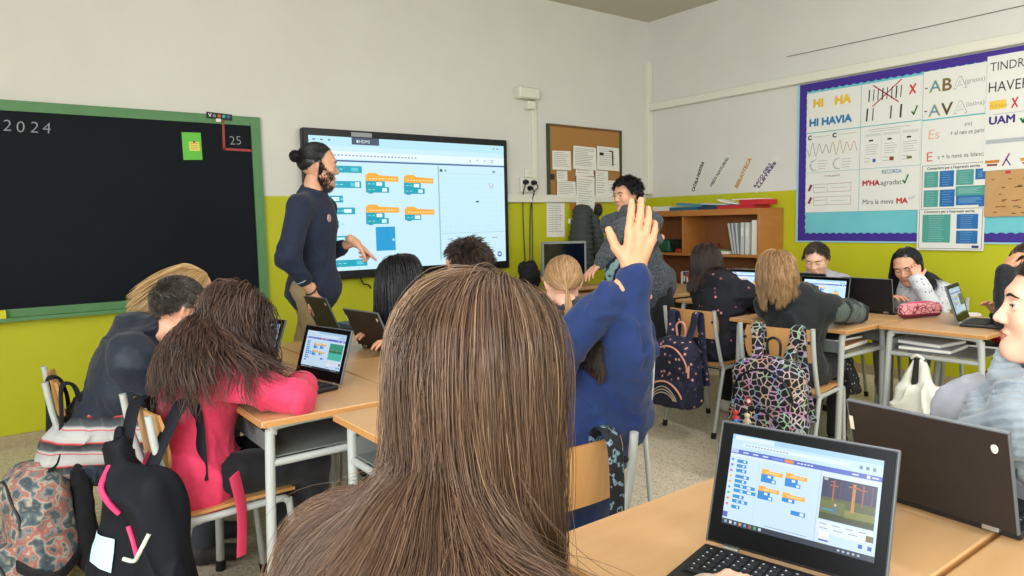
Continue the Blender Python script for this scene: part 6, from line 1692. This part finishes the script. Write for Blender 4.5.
# boy in grey facing us
q = person('boy in a light grey top looking down, behind the bright laptop', (4.93, 2.72, .50), (4.78, 2.70, .87), (4.655, 2.665, .995), 182, hyaw=196, hpitch=-24, s=1.0, hs=1.0, wr=(4.5, 2.62, .76), wl=(4.5, 2.80, .76), skin='light',
           top=cloth('top_lightgrey', 'B9B7BE', 'A8A6AE'), puff=.015, fold=.010, trousers=cloth('trousers_grey', '3A3E46'), face=True, eyes_down=True, head_voxel=.0038, brow='4A3426')
hair(q['hd'], H_SHORTB, q['root'], q['base'], n=3600, length=.034, rad=.0014, steps=6, style='short', comb=(.6, .9, .0), lift=.22, vol=.004, clump=.4, nclump=120, seed=26, tones=(.15, 1), scalp_tone=.2)
# girl leaning on her hand
q = person('girl with black hair who rests her cheek on her hand, in a pale patterned top', (4.94, 2.06, .50), (4.82, 2.075, .85), (4.715, 2.085, .965), 183, hyaw=186, hpitch=-24, hroll=-10, s=1.0, hs=1.0, wr=(4.60, 2.16, .765), wl=(4.600, 1.975, .895), pl=(-.6, -.4, -1.2), pr=(0, 1, -.3), hand_l=dict(d=(.30, .25, .75), n=(-.8, -.6, .2), curl=(.9, .9, .9, .9)), skin='mid',
           top=mat('pale_pattern', 'C2C6CC', rough=.85, pattern=lambda nt, co: ramp(nt, vor(nt, co, 40), [(0, '8E7A86'), (.18, '9AA2B0'), (.26, 'CDD0D4')], 'CONSTANT')), puff=.015, fold=.010, trousers=cloth('trousers_olive_grey', '6E7068'), face=True, eyes_down=True, head_voxel=.0038)
hair(q['hd'], H_BLACK, q['root'], q['base'], n=2600, length=.27, rad=.0016, steps=16, style='long', part=-.02, wave=.004, clump=.5, nclump=80, vol=.010, seed=28, tones=(0, .8), back_bias=1.2, comb=(0, -.5, 0))
# child at the right edge
q = person('child in a black top at the right edge, hand held to the head', (4.42, 1.02, .50), (4.24, 1.20, .88), (4.150, 1.255, 1.035), 118, hyaw=120, hpitch=-14, s=.98, wr=(4.20, 1.40, .765), wl=(4.0, 1.31, 1.01), pl=(-.9, .7, -1.8), arm=.95, hand_l=dict(d=(.55, -.15, .8), n=(-.8, .5, .4), curl=(.5, .5, .5, .5)), skin='tan',
           top=cloth('top_black', '101218', '171A22'), puff=.02, fold=.012, trousers=cloth('trousers_black', '14151A'))
hair(q['hd'], H_DBROWN, q['root'], q['base'], n=1500, length=.2, rad=.0018, steps=12, style='long', seed=30, clump=.4, vol=.015, tones=(0, .6))

# person in the grey scarf, near right
q = person('person in profile with a grey scarf round the neck, behind the dark laptop lid', (1.93, .42, .48), (1.625, .460, .925), (1.632, .452, 1.112), 172, hyaw=118, hpitch=2, s=1.0, hs=.93, wr=(1.62, .66, .765), wl=(1.62, .22, .765), skin='light',
           top=cloth('top_paleGrey'.lower(), '94969E', '888B93'), puff=.02, fold=.012, voxel=.007, trousers=cloth('jeans_blue', '2E3A50'), face=True, head_voxel=.0030, iris='2E2018', lips='B87268', eye_s=.0112)
hair(q['hd'], hair_mat('hair_darkest', '15100F', '2E2320', '5E4A40'), q['root'], q['base'], n=4200, length=.2, rad=.0009, steps=12, style='tie', line=lambda az: hairline(az) - R(16) * (np.asarray(az) < 1.6), tie=(0, -.112, -.01), tail=(.18, .02, 300, (0, -.7, -.4)), clump=.4, nclump=110, vol=.020, seed=32, tones=(0, .85))
f = SDF(); nk, up_ = q['neck'], q['up']; Rm = rotm(R(176), -.35, 0)
for i in range(5):
    f.torus(nk + A3(0, 0, -.035 + .024 * i) + q['fwd'] * (.018 * (2 - i)), .098 - .007 * i + .008 * math.sin(i * 2.1), .021, rotm(R(176 + i * 14), -.30 + .10 * math.sin(i * 3), .08 * math.cos(i * 2)), k=.008)
f.rc(nk + q['fwd'] * .08, q['chestp'] + q['fwd'] * .11 + A3(0, 0, .03), .045, .05, k=.03)
f.noise = lambda P: np.sin((P[:, 2] * 1.0 + .5 * P[:, 0] + .25 * P[:, 1]) * 330 + vnoise(P, 9, 3) * 4) * .0024 + folds(P, .008, 14, 71)
V, Q = f.mesh(.0045); npmesh('scarf', V - q['base'], [Q], mat('scarf_grey', '8C969D', rough=.95, var='727E87', scale=26, amount=.25, sheen=.3), q['root'])

# teacher pointing at the display
q = person('man in a navy sweater with a bun and beard, pointing at the display', (1.545, 3.99, .93), (1.535, 3.93, 1.475), (1.575, 3.90, 1.640), -42, hyaw=-14, hpitch=-6, s=1.22, chest=.90, hs=1.12, shw=.150, wl=(1.800, 3.96, 1.200), wr=(1.470, 3.82, .930), arm=.86, pl=(.1, -.2, -1), pr=(-1, -.1, .1),
           base=(1.545, 3.99, 0), knees=[(1.63, 3.99, .50), (1.50, 4.08, .50)], feet=[(1.63, 3.96, .07), (1.48, 4.05, .07), (.8, -.6, 0)],
           hand_l=dict(d=(1, .10, -.72), n=(.3, -.4, 1), curl=(.05, .8, 1.0, 1.1), thumb=.8), hand_r=dict(d=(.12, .0, -1), n=(-.6, -.8, 0), curl=(.3, .35, .4, .45)), skin='mid',
           top=cloth('sweater_navy', '1A2236', '1F2942'), sleeve=.60, puff=.012, hem=.0, fold=.010, fold_freq=6, voxel=.008, trousers=cloth('trousers_khaki', 'A8926E', '9C8662'), shoes='3A3634', face=True, head_voxel=.0042)
hair(q['hd'], H_BLACK, q['root'], q['base'], n=2600, length=.2, rad=.0014, steps=10, style='tie', tie=(0, -.098, .035), clump=.3, nclump=80, vol=.008, seed=34, tones=(0, .7))
hair(q['hd'], H_BLACK, q['root'], q['base'], n=1500, length=.022, rad=.0011, steps=4, style='short', comb=(0, .2, -1), lift=.35, vol=.004, clump=.2, seed=35, tones=(0, .6), name='beard', cover=False,
     mask=lambda az, el, D: (az < R(88)) & (el < np.interp(az, R(1) * np.array([0, 14, 22, 50, 88]), R(1) * np.array([-46, -43, -34, -28, 0]))) & (el > R(-72)) & ~((az < R(12)) & (el > R(-52))))
f = SDF(); E_, W_ = q['eR'], q['wr']; dv = (W_ - E_) / np.linalg.norm(W_ - E_); ref = np.cross(dv, A3(1, 0, 0)); ref /= np.linalg.norm(ref); r2 = np.cross(ref, dv)
f.torus(W_ - dv * .012, .031, .004, np.stack([ref, r2, dv], 1), k=.002); V, Q = f.mesh(.0022); npmesh('wristband', V - q['base'], [Q], M_BLACK, q['root'])
f = SDF(); cw = E_ + (W_ - E_) * .58; f.torus(cw, .0425, .003, np.stack([ref, r2, dv], 1), k=.002); V, Q = f.mesh(.0022); npmesh('cuff_stripe', V - q['base'], [Q], mat('stripe_pale', 'A8B0BC'), q['root'])
lg = MB(); P0 = q['chestp'] + q['up'] * .05 + q['rt'] * .06; Q0 = SDF(); Q0.el(q['chestp'] + q['up'] * .02, (.134 * 1.22 * .9 + .024, .088 * 1.22 + .024, .14 * 1.22 + .024), np.stack([q['rt'], q['cfwd'], q['up']], 1))
pt = P0 + q['cfwd'] * .3
for _ in range(40): pt = pt - q['cfwd'] * max(Q0.ev(pt[None])[0] * .8, 0)
lg.prism([(.022 * math.cos(a), .022 * math.sin(a)) for a in np.linspace(0, 6.0, 14)], -.002, .006, mat('logo_peach', 'C8A0A0', rough=.7), lambda u, v, n: tuple(pt + q['rt'] * u + A3(0, 0, 1) * v + q['cfwd'] * n - q['base']))
lg.build('chest_print', q['root'])
# second standing person
q = person('young person in a speckled grey sweater with curly black hair, leaning over', (3.92, 3.54, .84), (3.765, 3.60, 1.335), (3.785, 3.640, 1.475), 190, hyaw=175, hpitch=-8, s=1.14, hs=1.05, wr=(3.80, 3.36, 1.165), wl=(3.40, 3.52, 1.00), pr=(.6, -.6, -1), pl=(0, 0, 1),
           knees=[(3.93, 3.60, .46), (3.95, 3.42, .46)], feet=[(4.0, 3.62, .07), (4.02, 3.42, .07), (-1, 0, 0)], hand_r=dict(d=(-1, .4, -.1), n=(0, -.4, 1), curl=(.7, .8, .8, .8)), hand_l=dict(d=(-.8, .1, -.5), n=(-.2, 0, 1)), skin='mid',
           top=mat('marled_grey', '2A2E34', rough=.9, var='5E646C', scale=110, amount=.16, sheen=.1), puff=.018, fold=.014, trousers=cloth('trousers_black', '14151A'), hem=.05, face=True, head_voxel=.0042)
hair(q['hd'], H_BLACK, q['root'], q['base'], n=3000, length=.045, rad=.0016, steps=9, style='short', comb=(0, .3, .3), lift=.75, vol=.014, wave=.008, wfreq=120, clump=.7, nclump=170, seed=36, tones=(0, .55), scalp_tone=.05)
